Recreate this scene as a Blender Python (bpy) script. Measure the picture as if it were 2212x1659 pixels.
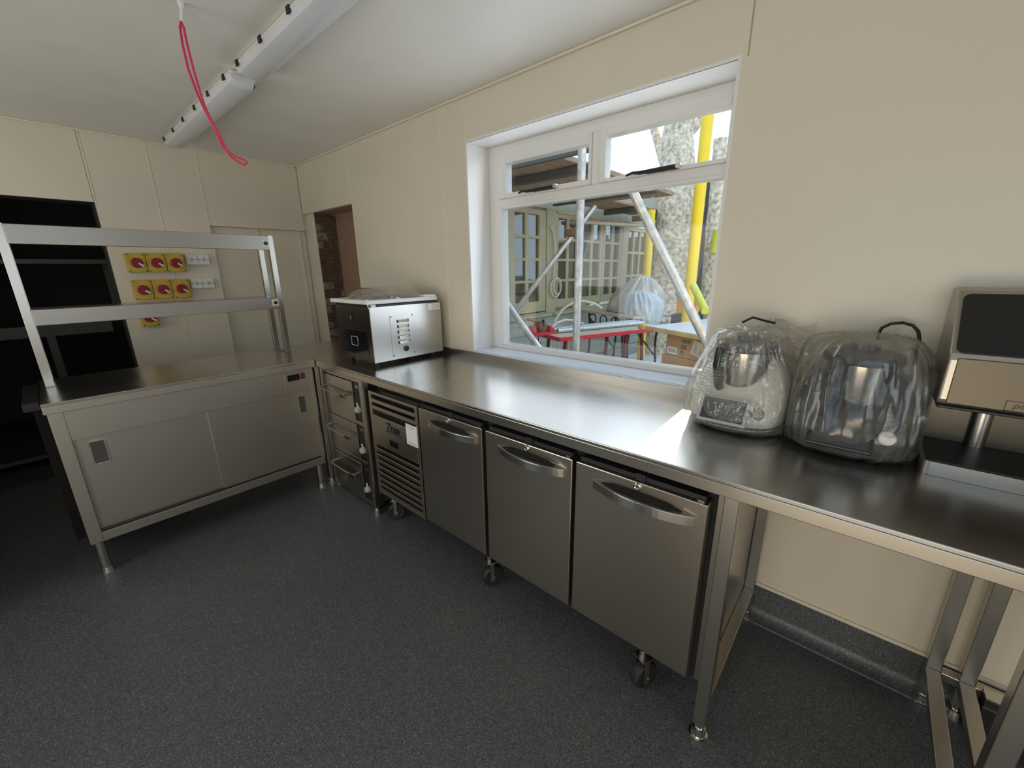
import bpy, bmesh, math, random
from mathutils import Vector, Matrix, noise
random.seed(7)
for _o in list(bpy.data.objects): bpy.data.objects.remove(_o)
S = bpy.context.scene
COL = S.collection
# ---------------------------------------------------------------- camera
W, HH, FPX = 2212.0, 1659.0, 879.1
CAM = Vector((4.0463, -1.7357, 1.4338))
FW = Vector((-0.63752565, 0.72158723, -0.26994985))
RT = Vector((0.75164141, 0.65945623, -0.01235597))
UP = Vector((-0.1691042, 0.21078273, 0.9627951))
cd = bpy.data.cameras.new('camera'); cd.sensor_fit = 'HORIZONTAL'; cd.sensor_width = 36.0
cd.lens = FPX / W * 36.0; cd.clip_start = 0.02; cd.clip_end = 200
cam = bpy.data.objects.new('camera', cd); COL.objects.link(cam)
cam.matrix_world = Matrix(((RT.x, UP.x, -FW.x, CAM.x), (RT.y, UP.y, -FW.y, CAM.y), (RT.z, UP.z, -FW.z, CAM.z), (0, 0, 0, 1)))
S.camera = cam
def ray(u, v): return FW + RT * ((u - W / 2) / FPX) - UP * ((v - HH / 2) / FPX)
def on(ax, val, u, v):
    d = ray(u, v); i = 'xyz'.index(ax)
    return CAM + d * ((val - CAM[i]) / d[i])
# ---------------------------------------------------------------- light
S.view_settings.view_transform = 'Standard'; S.view_settings.look = 'None'
S.view_settings.gamma = 1.0; S.view_settings.use_curve_mapping = False
S.view_settings.exposure = -0.14
wd = bpy.data.worlds.new('sky'); S.world = wd; wd.use_nodes = True
bg = wd.node_tree.nodes['Background']; bg.inputs[0].default_value = (0.60, 0.79, 1.0, 1); bg.inputs[1].default_value = 2.0
def sun(name, travel, col, e, ang):
    l = bpy.data.lights.new(name, 'SUN'); l.color = col; l.energy = e; l.angle = math.radians(ang)
    o = bpy.data.objects.new(name, l); COL.objects.link(o)
    o.rotation_euler = Vector(travel).to_track_quat('-Z', 'Y').to_euler(); o.location = (2, 8, 6); return o
def area(name, loc, d, sx, sy, col, e):
    l = bpy.data.lights.new(name, 'AREA'); l.shape = 'RECTANGLE'; l.size = sx; l.size_y = sy; l.color = col; l.energy = e
    o = bpy.data.objects.new(name, l); COL.objects.link(o); o.location = loc
    o.rotation_euler = Vector(d).to_track_quat('-Z', 'Y').to_euler(); return o
sun('sun', (0.22, -1.0, -0.30), (1.0, 0.80, 0.50), 9.0, 0.6)
area('window_daylight', (2.88, 0.10, 1.55), (0.0, -1, 0.1), 1.25, 1.0, (0.78, 0.88, 1.0), 6.0)
area('back_warm_fill', (4.3, -3.24, 0.45), (-0.05, 1, 0.06), 1.6, 0.8, (1.0, 0.74, 0.40), 20)  # added warm fill, stands for sun bounce low behind the camera
area('back_left_fill', (1.5, -3.24, 1.35), (-0.1, 1, 0.35), 1.8, 1.2, (1.0, 0.89, 0.70), 17)  # added lamp behind the camera, brightens the left walls and ceiling
area('side_fill', (5.95, -1.9, 1.5), (-1, 0.1, 0.1), 1.4, 1.1, (1.0, 0.82, 0.58), 3.5)  # added fill lamp beyond the right edge, in an invented opening
# ---------------------------------------------------------------- helpers
WLOC = {}
class MB:
    def __init__(s): s.v = []; s.f = []
    def add(s, vs, fs):
        n = len(s.v); s.v += [Vector(p) for p in vs]; s.f += [tuple(i + n for i in f) for f in fs]; return s
    def box(s, x0, x1, y0, y1, z0, z1):
        if x0 > x1: x0, x1 = x1, x0
        if y0 > y1: y0, y1 = y1, y0
        if z0 > z1: z0, z1 = z1, z0
        return s.add([(x0, y0, z0), (x1, y0, z0), (x1, y1, z0), (x0, y1, z0), (x0, y0, z1), (x1, y0, z1), (x1, y1, z1), (x0, y1, z1)],
                     [(0, 3, 2, 1), (4, 5, 6, 7), (0, 1, 5, 4), (1, 2, 6, 5), (2, 3, 7, 6), (3, 0, 4, 7)])
    def obox(s, c, ux, uy, uz, a, b, h):      # oriented box, half sizes a b h
        c, ux, uy, uz = Vector(c), Vector(ux).normalized(), Vector(uy).normalized(), Vector(uz).normalized()
        vs = [c + ux * (a * i) + uy * (b * j) + uz * (h * k) for k in (-1, 1) for i, j in ((-1, -1), (1, -1), (1, 1), (-1, 1))]
        return s.add(vs, [(0, 3, 2, 1), (4, 5, 6, 7), (0, 1, 5, 4), (1, 2, 6, 5), (2, 3, 7, 6), (3, 0, 4, 7)])
    def rings(s, rs, cap=True, closed=False):
        n = len(rs[0]); k = len(rs); vs = [p for r in rs for p in r]; fs = []
        for i in range(k if closed else k - 1):
            a, b = i * n, ((i + 1) % k) * n
            for j in range(n): fs.append((a + j, a + (j + 1) % n, b + (j + 1) % n, b + j))
        if cap and not closed: fs += [tuple(reversed(range(n))), tuple(range((k - 1) * n, k * n))]
        return s.add(vs, fs)
    def tube(s, pts, r, n=10, closed=False):
        pts = [Vector(p) for p in pts]; rs = []; k = len(pts); prev = None
        for i, p in enumerate(pts):
            a = pts[i - 1] if (i or closed) else p; b = pts[(i + 1) % k] if (i < k - 1 or closed) else p
            t = (b - a).normalized()
            if prev is None:
                q = Vector((0, 0, 1)) if abs(t.z) < .9 else Vector((1, 0, 0)); e1 = t.cross(q).normalized()
            else: e1 = (prev - t * prev.dot(t)).normalized()
            prev = e1; e2 = t.cross(e1); rr = r[i] if isinstance(r, (list, tuple)) else r
            rs.append([p + e1 * (rr * math.cos(2 * math.pi * j / n)) + e2 * (rr * math.sin(2 * math.pi * j / n)) for j in range(n)])
        return s.rings(rs, closed=closed)
    def cyl(s, a, b, r, n=16): return s.tube([a, b], r, n)
    def lathe(s, prof, c, ax=(0, 0, 1), n=32):
        ax = Vector(ax).normalized(); q = Vector((0, 0, 1)) if abs(ax.z) < .9 else Vector((1, 0, 0))
        e1 = ax.cross(q).normalized(); e2 = ax.cross(e1); c = Vector(c)
        return s.rings([[c + ax * h + e1 * (r * math.cos(2 * math.pi * j / n)) + e2 * (r * math.sin(2 * math.pi * j / n)) for j in range(n)] for r, h in prof])
    def prism(s, poly, ax, a, b):
        mk = {'x': lambda p, t: (t, p[0], p[1]), 'y': lambda p, t: (p[0], t, p[1]), 'z': lambda p, t: (p[0], p[1], t)}[ax]
        return s.rings([[Vector(mk(p, a)) for p in poly], [Vector(mk(p, b)) for p in poly]])
    def build(s, name, mat, parent=None, smooth=False, bevel=0.0, kind=None, seg=2):
        if parent is not None: org = WLOC[parent.name]
        else:
            xs = [p.x for p in s.v]; ys = [p.y for p in s.v]; zs = [p.z for p in s.v]
            org = Vector(((min(xs) + max(xs)) / 2, (min(ys) + max(ys)) / 2, min(zs)))
        me = bpy.data.meshes.new(name); me.from_pydata([p - org for p in s.v], [], s.f); me.validate()
        bm = bmesh.new(); bm.from_mesh(me); bmesh.ops.recalc_face_normals(bm, faces=bm.faces); bm.to_mesh(me); bm.free()
        if smooth: me.shade_smooth()
        me.materials.append(mat)
        o = bpy.data.objects.new(name, me); COL.objects.link(o)
        if parent is not None: o.parent = parent
        else: o.location = org
        WLOC[o.name] = org.copy()
        if bevel:
            m = o.modifiers.new('bevel', 'BEVEL'); m.width = bevel; m.segments = seg; m.limit_method = 'ANGLE'; m.angle_limit = math.radians(40)
            m.harden_normals = False
        if smooth: 
            m = o.modifiers.new('es', 'EDGE_SPLIT'); m.split_angle = math.radians(38)
        if kind: o['kind'] = kind
        return o
def thing(name, label, cat, loc, group=None):
    o = bpy.data.objects.new(name, None); COL.objects.link(o); o.location = loc; o.empty_display_size = .05
    WLOC[o.name] = Vector(loc); return tag(o, label, cat, group)
def tag(o, label, cat, group=None):
    o['label'] = label; o['category'] = cat
    if group: o['group'] = group
    return o
def structure(o, label=None):
    o['kind'] = 'structure'
    if label: o['label'] = label
    return o
def B(*a): return MB().box(*a)
def text(name, s, size, mat, parent, org, xd, yd, ext=0.0006, align='LEFT', shear=0.0, bold=0.0):
    cu = bpy.data.curves.new('t', 'FONT'); cu.body = s; cu.size = size; cu.extrude = ext; cu.align_x = align; cu.shear = shear; cu.offset = bold; cu.resolution_u = 3
    t = bpy.data.objects.new('t', cu); COL.objects.link(t); dg = bpy.context.evaluated_depsgraph_get()
    me = bpy.data.meshes.new_from_object(t.evaluated_get(dg)); bpy.data.objects.remove(t); bpy.data.curves.remove(cu)
    xd, yd = Vector(xd).normalized(), Vector(yd).normalized(); zd = xd.cross(yd); po = WLOC[parent.name]; org = Vector(org)
    for v in me.vertices: v.co = org + xd * v.co.x + yd * v.co.y + zd * v.co.z - po
    me.name = name; me.materials.clear(); me.materials.append(mat)
    o = bpy.data.objects.new(name, me); COL.objects.link(o); o.parent = parent; WLOC[o.name] = po.copy(); return o
# ---------------------------------------------------------------- materials
M = {}
def mat(name, col, rough=0.5, metal=0.0, var=0.0, vscale=6.0, bump=0.0, bscale=40.0, spec=None, stretch=None, rvar=0.0, coat=0.0, alpha=None):
    m = bpy.data.materials.new(name); m.use_nodes = True; nt = m.node_tree; p = nt.nodes['Principled BSDF']
    p.inputs['Base Color'].default_value = (*col, 1); p.inputs['Roughness'].default_value = rough; p.inputs['Metallic'].default_value = metal
    if spec is not None: p.inputs['Specular IOR Level'].default_value = spec
    if coat: p.inputs['Coat Weight'].default_value = coat; p.inputs['Coat Roughness'].default_value = .1
    if alpha is not None: p.inputs['Alpha'].default_value = alpha
    N, L = nt.nodes.new, nt.links.new
    tc = N('ShaderNodeTexCoord'); mp = N('ShaderNodeMapping'); L(tc.outputs['Object'], mp.inputs[0])
    if stretch: mp.inputs['Scale'].default_value = stretch
    if var or rvar:
        nz = N('ShaderNodeTexNoise'); nz.inputs['Scale'].default_value = vscale; nz.inputs['Detail'].default_value = 5; L(mp.outputs[0], nz.inputs[0])
        if var:
            mx = N('ShaderNodeMix'); mx.data_type = 'RGBA'; rp = N('ShaderNodeMapRange'); rp.inputs[1].default_value = .3; rp.inputs[2].default_value = .7
            L(nz.outputs[0], rp.inputs[0]); L(rp.outputs[0], mx.inputs[0])
            mx.inputs[6].default_value = (*[c * (1 - var) for c in col], 1); mx.inputs[7].default_value = (*[min(1, c * (1 + var)) for c in col], 1)
            L(mx.outputs[2], p.inputs['Base Color'])
        if rvar:
            rp = N('ShaderNodeMapRange'); rp.inputs[1].default_value = .3; rp.inputs[2].default_value = .7
            rp.inputs[3].default_value = rough - rvar; rp.inputs[4].default_value = rough + rvar; L(nz.outputs[0], rp.inputs[0]); L(rp.outputs[0], p.inputs['Roughness'])
    if bump:
        nb = N('ShaderNodeTexNoise'); nb.inputs['Scale'].default_value = bscale; nb.inputs['Detail'].default_value = 4; L(mp.outputs[0], nb.inputs[0])
        bp = N('ShaderNodeBump'); bp.inputs['Strength'].default_value = bump; bp.inputs['Distance'].default_value = .01
        L(nb.outputs[0], bp.inputs['Height']); L(bp.outputs[0], p.inputs['Normal'])
    M[name] = m; return m
mat('wall', (.725, .655, .525), .30, var=.02, vscale=3, bump=.02, bscale=6)
mat('trim', (.77, .70, .56), .35)
mat('ceiling', (.80, .775, .72), .45, var=.03, vscale=4)
mat('upvc', (.80, .78, .745), .22)
mat('sill', (.80, .84, .92), .12)
mat('steel', (.52, .49, .44), .28, 1.0)
mat('steel_gantry', (.40, .375, .335), .36, 1.0)
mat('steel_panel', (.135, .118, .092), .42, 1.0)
mat('steel_shade', (.15, .135, .115), .32, 1.0)  # steel darkened, shade on the vacuum packer's front put into the colour
mat('steel_top', (.55, .53, .50), .25, 1.0, rvar=.04, vscale=3)
mat('steel_door', (.50, .455, .385), .31, 1.0)
mat('steel_dull', (.47, .44, .39), .40, 1.0)
mat('steel_bright', (.70, .68, .64), .16, 1.0)
mat('galv', (.58, .59, .59), .42, .75, var=.18, vscale=30)
mat('black', (.012, .012, .013), .4)
mat('black_gloss', (.010, .010, .012), .10)
mat('rubber', (.018, .018, .018), .55)
mat('gap', (.008, .008, .008), .8)
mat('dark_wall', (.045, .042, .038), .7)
mat('dark_steel', (.10, .095, .085), .5, .6)
mat('yellow', (.58, .40, .05), .45, var=.12, vscale=25)
mat('red', (.30, .012, .022), .4)
mat('white_plastic', (.78, .77, .74), .35)
mat('grey_plastic', (.45, .45, .46), .4)
mat('diffuser', (.70, .71, .74), .18, coat=.3)
mat('cord_red', (.62, .045, .10), .6)
mat('brick', (.115, .068, .045), .85, var=.35, vscale=22, bump=.6, bscale=60)
mat('brick_pale', (.24, .20, .15), .9, var=.4, vscale=25, bump=.6, bscale=60)
mat('mortar', (.16, .13, .10), .95, var=.3, vscale=40, bump=.5, bscale=80)
mat('plywood', (.33, .21, .145), .65, var=.12, vscale=5, stretch=(1, 1, 6))
mat('label', (.80, .80, .77), .5)
mat('ink', (.06, .06, .06), .6)
mat('ink_grey', (.35, .35, .35), .6)
mat('tm_white', (.80, .78, .70), .25)
mat('tm_black', (.022, .022, .024), .25)
mat('screen', (.045, .05, .052), .12)
mat('cream_frame', (.47, .42, .26), .5, var=.08, vscale=8)
mat('sage', (.40, .42, .355), .6, var=.08, vscale=6)
mat('plank', (.36, .235, .15), .8, var=.3, vscale=7, stretch=(8, 1, 8), bump=.3, bscale=30)
mat('plank_dark', (.075, .075, .07), .7)
mat('pine', (.62, .43, .20), .6, var=.15, vscale=8)
mat('sheet', (.70, .73, .80), .35, bump=.4, bscale=5)
mat('card', (.46, .28, .145), .75, var=.07, vscale=12)
mat('red_paint', (.62, .02, .04), .35)
mat('red_dark', (.14, .018, .02), .5)
mat('rust', (.20, .11, .07), .7, .3, var=.4, vscale=60)
mat('tarp', (.56, .55, .50), .45, var=.15, vscale=4, bump=.35, bscale=14)
mat('tarp_blue', (.52, .60, .66), .3, var=.12, vscale=5, bump=.5, bscale=12)
mat('bark', (.62, .53, .40), .9, var=.5, vscale=20, bump=1.0, bscale=26)  # tone raised so the backlit trunk carries the sun glare over it
mat('sleeve', (.85, .62, .02), .45, var=.05)
mat('sleeve_lime', (.62, .66, .06), .45)
mat('orange', (.75, .30, .02), .5)
mat('hose', (.74, .70, .58), .45)
mat('ground', (.36, .37, .38), .85, var=.2, vscale=5)
mat('iron', (.03, .03, .032), .5, .5)
mat('hedge', (.10, .115, .05), .9, var=.6, vscale=9, bump=1, bscale=12)
mat('beige', (.58, .50, .38), .6, var=.1)
mat('blue_rope', (.12, .25, .45), .5)
def mat_floor():
    m = mat('floor', (.05, .055, .06), .42); nt = m.node_tree; p = nt.nodes['Principled BSDF']; N, L = nt.nodes.new, nt.links.new
    tc = N('ShaderNodeTexCoord'); cols = [(.046, .050, .053)]
    prev = None
    n0 = N('ShaderNodeTexNoise'); n0.inputs['Scale'].default_value = 2.2; L(tc.outputs['Object'], n0.inputs[0])
    mx = N('ShaderNodeMix'); mx.data_type = 'RGBA'; L(n0.outputs[0], mx.inputs[0]); mx.inputs[6].default_value = (.072, .078, .081, 1); mx.inputs[7].default_value = (.084, .093, .102, 1); prev = mx.outputs[2]
    for sc, lo, hi, c in ((260, .80, .86, (.22, .23, .23)), (420, .84, .9, (.42, .42, .40)), (200, .86, .9, (.012, .012, .012))):
        vo = N('ShaderNodeTexVoronoi'); vo.inputs['Scale'].default_value = sc; L(tc.outputs['Object'], vo.inputs['Vector'])
        sp = N('ShaderNodeSeparateColor'); L(vo.outputs['Color'], sp.inputs[0])
        mr = N('ShaderNodeMapRange'); mr.inputs[1].default_value = lo; mr.inputs[2].default_value = hi; L(sp.outputs[0], mr.inputs[0])
        d = N('ShaderNodeMapRange'); d.inputs[1].default_value = .55; d.inputs[2].default_value = .25; L(vo.outputs['Distance'], d.inputs[0])
        mu = N('ShaderNodeMath'); mu.operation = 'MULTIPLY'; L(mr.outputs[0], mu.inputs[0]); L(d.outputs[0], mu.inputs[1])
        mm = N('ShaderNodeMix'); mm.data_type = 'RGBA'; L(mu.outputs[0], mm.inputs[0]); L(prev, mm.inputs[6]); mm.inputs[7].default_value = (*c, 1); prev = mm.outputs[2]
    L(prev, p.inputs['Base Color'])
mat_floor()
def mat_glass(name, tint, refl, rough=.02, haze=0.0, hcol=(.8, .8, .8), bump=0.0, bscale=20, edge=0.35):
    m = bpy.data.materials.new(name); m.use_nodes = True; nt = m.node_tree; nt.nodes.clear(); N, L = nt.nodes.new, nt.links.new
    out = N('ShaderNodeOutputMaterial'); tr = N('ShaderNodeBsdfTransparent'); tr.inputs[0].default_value = (*tint, 1)
    gl = N('ShaderNodeBsdfGlossy'); gl.inputs['Roughness'].default_value = rough; gl.inputs[0].default_value = (.95, .95, .95, 1)
    lw = N('ShaderNodeLayerWeight'); lw.inputs[0].default_value = edge
    mr = N('ShaderNodeMapRange'); mr.inputs[3].default_value = refl; mr.inputs[4].default_value = min(1, refl * 4 + .2); L(lw.outputs['Facing'], mr.inputs[0])
    mx = N('ShaderNodeMixShader'); L(mr.outputs[0], mx.inputs[0]); last = tr.outputs[0]
    if haze:
        df = N('ShaderNodeBsdfDiffuse'); df.inputs[0].default_value = (*hcol, 1); tl = N('ShaderNodeBsdfTranslucent'); tl.inputs[0].default_value = (*hcol, 1)
        ad = N('ShaderNodeMixShader'); ad.inputs[0].default_value = .4; L(df.outputs[0], ad.inputs[1]); L(tl.outputs[0], ad.inputs[2])
        tc = N('ShaderNodeTexCoord'); nz = N('ShaderNodeTexNoise'); nz.inputs['Scale'].default_value = 14; nz.inputs['Detail'].default_value = 6; L(tc.outputs['Object'], nz.inputs[0])
        hr = N('ShaderNodeMapRange'); hr.inputs[1].default_value = .35; hr.inputs[2].default_value = .7; hr.inputs[3].default_value = haze * .5; hr.inputs[4].default_value = haze * 1.7; L(nz.outputs[0], hr.inputs[0])
        mh = N('ShaderNodeMixShader'); L(hr.outputs[0], mh.inputs[0]); L(last, mh.inputs[1]); L(ad.outputs[0], mh.inputs[2]); last = mh.outputs[0]
    if bump:
        tc = N('ShaderNodeTexCoord'); nb = N('ShaderNodeTexNoise'); nb.inputs['Scale'].default_value = bscale; nb.inputs['Detail'].default_value = 3; L(tc.outputs['Object'], nb.inputs[0])
        bp = N('ShaderNodeBump'); bp.inputs['Strength'].default_value = bump; bp.inputs['Distance'].default_value = .02; L(nb.outputs[0], bp.inputs['Height']); L(bp.outputs[0], gl.inputs['Normal'])
    L(last, mx.inputs[1]); L(gl.outputs[0], mx.inputs[2]); L(mx.outputs[0], out.inputs[0]); M[name] = m
mat_glass('glass', (.98, .985, .985), .012, .0, edge=.15)
mat_glass('pane_far', (.62, .63, .62), .05, .04)
mat_glass('acrylic', (.84, .84, .82), .15, .03)
mat_glass('bag', (.93, .93, .91), .05, .14, haze=.16, hcol=(.75, .74, .70), bump=.8, bscale=16)
mat_glass('bag_grey', (.82, .82, .80), .05, .20, haze=.15, hcol=(.46, .45, .42), bump=.3, bscale=12)
# ================================================================ room shell
H = 2.342; XR = 6.0; YB = -3.3
structure(B(-.3, XR + .2, YB - .2, .0, -.06, 0).build('floor', M['floor']), 'dark speckled vinyl floor')
structure(B(-.15, XR + .15, YB - .15, .26, H, H + .08).build('ceiling', M['ceiling']), 'off-white ceiling')
def empty_structure(name, loc, label):
    o = bpy.data.objects.new(name, None); COL.objects.link(o); o.location = loc; WLOC[o.name] = Vector(loc); return structure(o, label)
# window wall (plane y = 0): core pieces, cladding panels, joint strips
DX0, DX1, DZ = .17, .885, 1.94            # doorway with brick reveal
WX0, WX1, WZ0, WZ1 = 2.2, 3.556, .949, 2.113
ww = empty_structure('wall_window', (3, 0, 0), 'cream clad wall with window')
c = MB()
c.box(-.15, .055, .03, .26, 0, H); c.box(.055, .885, .03, .26, 1.955, H); c.box(.885, WX0 - .012, .008, .26, 0, H)
c.box(WX0 - .012, WX1 + .012, .008, .26, WZ1 + .012, H); c.box(WX0 - .012, WX1 + .012, .008, .26, 0, WZ0 - .012); c.box(WX1 + .012, XR, .008, .26, 0, H)
c.build('wall_core', M['wall'], ww)
def panel(x0, x1, z0, z1, y=0, par=ww): B(x0 + .002, x1 - .002, y, y + .008, z0, z1).build('cladding_panel', M['wall'], par, bevel=.0015)
panel(0, .887, DZ, H); panel(.021, .17, 0, DZ, .022); panel(.889, 1.982, .15, H); panel(1.982, WX0, .15, H)
panel(WX0, WX1 + .03, WZ1, H); panel(WX0, WX1, .15, WZ0); MB().box(WX1, XR, 0, .008, .15, WZ1).box(WX1 + .034, XR, 0, .008, WZ1, H).build('cladding_panel', M['wall'], ww)
for x, z0 in ((.888, DZ), (1.982, .94), (2.197, WZ1)):
    B(x - .006, x + .006, -.003, .004, z0, H).build('joint_strip', M['trim'], ww, bevel=.001)
B(.0, .885, .004, .03, DZ, DZ + .012).build('header_lining', M['trim'], ww)
# window reveal linings
r = empty_structure('trim_1', (2.9, 0, WZ0), 'white window reveal')
B(WX0 - .012, WX0, -.001, .20, WZ0, WZ1).build('jamb_lining', M['upvc'], r, bevel=.001)
B(WX1, WX1 + .012, -.001, .20, WZ0, WZ1).build('jamb_lining', M['upvc'], r, bevel=.001)
B(WX0 - .012, WX1 + .012, -.001, .20, WZ1, WZ1 + .012).build('head_lining', M['upvc'], r, bevel=.001)
B(WX0 - .012, WX1 + .012, -.004, .20, WZ0 - .02, WZ0).build('sill_board', M['sill'], r, bevel=.002)
# doorway reveal: brick jamb and plywood back
by = .222
B(-.02, DX0 - .012, .035, .26, 0, 2.0).build('mortar_bed', M['mortar'], ww)
rows = 0; z = .55; bm_cache = {}
while z < 1.95:
    y = .03 - (.05 if rows % 2 else 0)
    while y < by:
        y0, y1 = max(y, .03), min(y + .098, by)
        if y1 - y0 > .015:
            pr = random.uniform(-.006, .004); h = .062
            B(.06, DX0 + pr, y0, y1, z, min(z + h, 1.952)).build('brick', M['brick_pale' if random.random() < .3 else 'brick'], ww, bevel=.004, seg=1)
        y += .108
    z += .073; rows += 1
B(DX0 - .02, 1.0, by + .002, by + .02, .3, 1.96).build('plywood_board', M['plywood'], ww)
B(DX0, DX1, .03, by, 1.945, 1.953).build('doorway_soffit', M['plywood'], ww)
# far wall (plane x = 0)
wf = empty_structure('wall_far', (0, -1.5, 0), 'cream clad end wall with dark doorway')
c = MB(); DY = -1.358
c.box(-.15, -.008, YB, DY, 1.905, H); c.box(-.15, -.008, YB, -2.6, 0, 1.905); c.box(-.15, -.008, DY, -.73, 0, H); c.box(-.15, -.008, -.73, .03, 1.805, H); c.box(-.15, -.062, -.73, .03, 0, 1.805)
c.build('wall_core', M['wall'], wf)
def fpanel(y0, y1, z0, z1, x=0): B(x - .008, x, y0 + .002, y1 - .002, z0, z1).build('cladding_panel', M['wall'], wf, bevel=.0015)
fpanel(-2.4, DY, 1.905, H); fpanel(YB, -2.4, 1.905, H); fpanel(DY, -1.022, .15, H); fpanel(-1.022, -.731, .15, H); fpanel(-.731, 0, 1.80, H)
fpanel(-.731, -.36, .15, 1.80, -.05); fpanel(-.36, 0.02, .15, 1.80, -.05)
for y, z0 in ((DY + .006, 1.905), (-1.022, .15), (-.731, 1.8)):
    B(-.003, .003, y - .005, y + .005, z0, H).build('joint_strip', M['trim'], wf, bevel=.001)
B(-.06, .001, -.735, -.729, .15, 1.8).build('recess_edge', M['trim'], wf)
B(-.058, -.04, -.045, -.03, .15, 1.8).build('joint_strip', M['trim'], wf)
# back and right walls (behind the camera), openings added for the fill lamps
wb = empty_structure('wall_back', (3, YB, 0), 'cream wall behind the camera')
c = MB(); c.box(-.15, .6, YB - .15, YB, 0, H); c.box(2.4, 3.4, YB - .15, YB, 0, H); c.box(.6, 2.4, YB - .15, YB, 0, .75); c.box(.6, 2.4, YB - .15, YB, 1.95, H); c.box(5.2, XR, YB - .15, YB, 0, H); c.box(3.4, 5.2, YB - .15, YB, 2.1, H); c.build('wall_core', M['wall'], wb)
d1 = empty_structure('door_added', (4.3, YB, 0), 'added back door frame around the warm fill lamp')  # unseen door, added to give the warm fill an opening
c = MB(); c.box(3.4, 3.48, YB - .1, YB, 0, 2.1); c.box(5.12, 5.2, YB - .1, YB, 0, 2.1); c.box(3.48, 5.12, YB - .1, YB, 2.02, 2.1); c.box(4.27, 4.33, YB - .1, YB, 0, 2.02); c.build('door_frame', M['upvc'], d1)
wr = empty_structure('wall_right', (XR, -1.5, 0), 'cream wall beyond the right edge')
c = MB(); c.box(XR, XR + .15, YB, -2.7, 0, H); c.box(XR, XR + .15, -1.1, .26, 0, H); c.box(XR, XR + .15, -2.7, -1.1, 0, .9); c.box(XR, XR + .15, -2.7, -1.1, 2.1, H); c.build('wall_core', M['wall'], wr)
# coved skirting, capping strip, ceiling beads
prof = [(0, .15), (-.006, .15)] + [(-.006 - .045 * (1 - math.cos(a)), .05 - .045 * math.sin(a)) for a in [i * math.pi / 16 for i in range(9)]] + [(-.055, .0), (0, 0)]
structure(MB().prism(prof, 'x', .9, XR).build('baseboard_window', M['floor'], smooth=True), 'coved dark vinyl skirting')
structure(B(.9, XR, -.010, 0, .15, .163).build('trim_2', M['trim'], bevel=.002), 'cream capping strip above the skirting')
structure(B(0, XR, -.014, 0, H - .012, H).build('trim_3', M['trim'], bevel=.004), 'ceiling bead')
structure(B(0, .014, YB, 0, H - .012, H).build('trim_4', M['trim'], bevel=.004), 'ceiling bead')
# passage beyond the far doorway; its lack of light is put into the wall colour
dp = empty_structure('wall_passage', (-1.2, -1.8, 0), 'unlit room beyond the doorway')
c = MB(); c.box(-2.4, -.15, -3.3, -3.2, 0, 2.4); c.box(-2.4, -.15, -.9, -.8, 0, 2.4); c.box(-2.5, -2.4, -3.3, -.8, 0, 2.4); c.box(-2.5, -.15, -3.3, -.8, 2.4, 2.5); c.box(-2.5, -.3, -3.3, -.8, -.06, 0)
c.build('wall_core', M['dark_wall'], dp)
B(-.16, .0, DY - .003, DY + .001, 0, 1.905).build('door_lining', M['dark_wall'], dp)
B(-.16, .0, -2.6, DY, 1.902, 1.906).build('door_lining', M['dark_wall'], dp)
structure(B(.2, 1.45, -3.0, -2.32, 0, 1.2).build('shade_block', M['dark_wall']), 'low unseen block added left of the frame to shade the floor')  # added out of view to keep the floor beside the cupboard dark
# glazed window
w1 = empty_structure('window_1', (2.88, .2, WZ0), 'white framed window')
c = MB(); c.box(WX0, 2.287, .17, .24, WZ0, WZ1); c.box(3.525, WX1, .17, .24, WZ0, WZ1); c.box(2.287, 3.525, .17, .24, 2.06, WZ1); c.box(2.287, 3.525, .17, .24, WZ0, .972)
c.box(2.287, 3.525, .17, .24, 1.792, 1.832); c.box(2.898, 2.945, .17, .24, 1.832, 2.06); c.build('window_frame', M['upvc'], w1, bevel=.003)
def sash(x0, x1, z0, z1, g, y0, y1):
    gx0, gx1, gz0, gz1 = g; m = MB()
    m.box(x0, gx0, y0, y1, z0, z1); m.box(gx1, x1, y0, y1, z0, z1); m.box(gx0, gx1, y0, y1, gz1, z1); m.box(gx0, gx1, y0, y1, z0, gz0)
    s = m.build('sash', M['upvc'], w1, bevel=.003)
    B(gx0 - .004, gx1 + .004, .196, .204, gz0 - .004, gz1 + .004).build('pane', M['glass'], s)
    return s
s1 = sash(2.287, 2.898, 1.832, 2.06, (2.343, 2.884, 1.857, 2.012), .158, .215)
s2 = sash(2.945, 3.528, 1.832, 2.062, (2.976, 3.508, 1.848, 2.028), .158, .215)
m = MB(); m.box(2.287, 2.303, .164, .215, .972, 1.792); m.box(3.509, 3.525, .164, .215, .972, 1.792); m.box(2.303, 3.509, .164, .215, 1.776, 1.792); m.box(2.303, 3.509, .164, .215, .972, .984)
m.build('glazing_bead', M['upvc'], w1, bevel=.003)
B(2.299, 3.513, .196, .204, .98, 1.78).build('pane', M['glass'], w1)
for s, x0, x1, z in ((s1, 2.46, 2.70, 1.846), (s2, 3.10, 3.33, 1.842)):
    MB().tube([(x0, .135, z - .004), (x0 + .03, .132, z + .003), (x0 + .06, .14, z), (x1, .145, z + .004)], [.005, .006, .008, .009], 8).build('window_stay', M['iron'], s, smooth=True)
    B(x0 + .09, x1, .15, .159, z - .008, z + .004).build('stay_plate', M['rust'], s)
    MB().cyl((x1, .135, z + .004), (x1, .16, z + .004), .011).build('stay_peg', M['steel_bright'], s, smooth=True)
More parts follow.
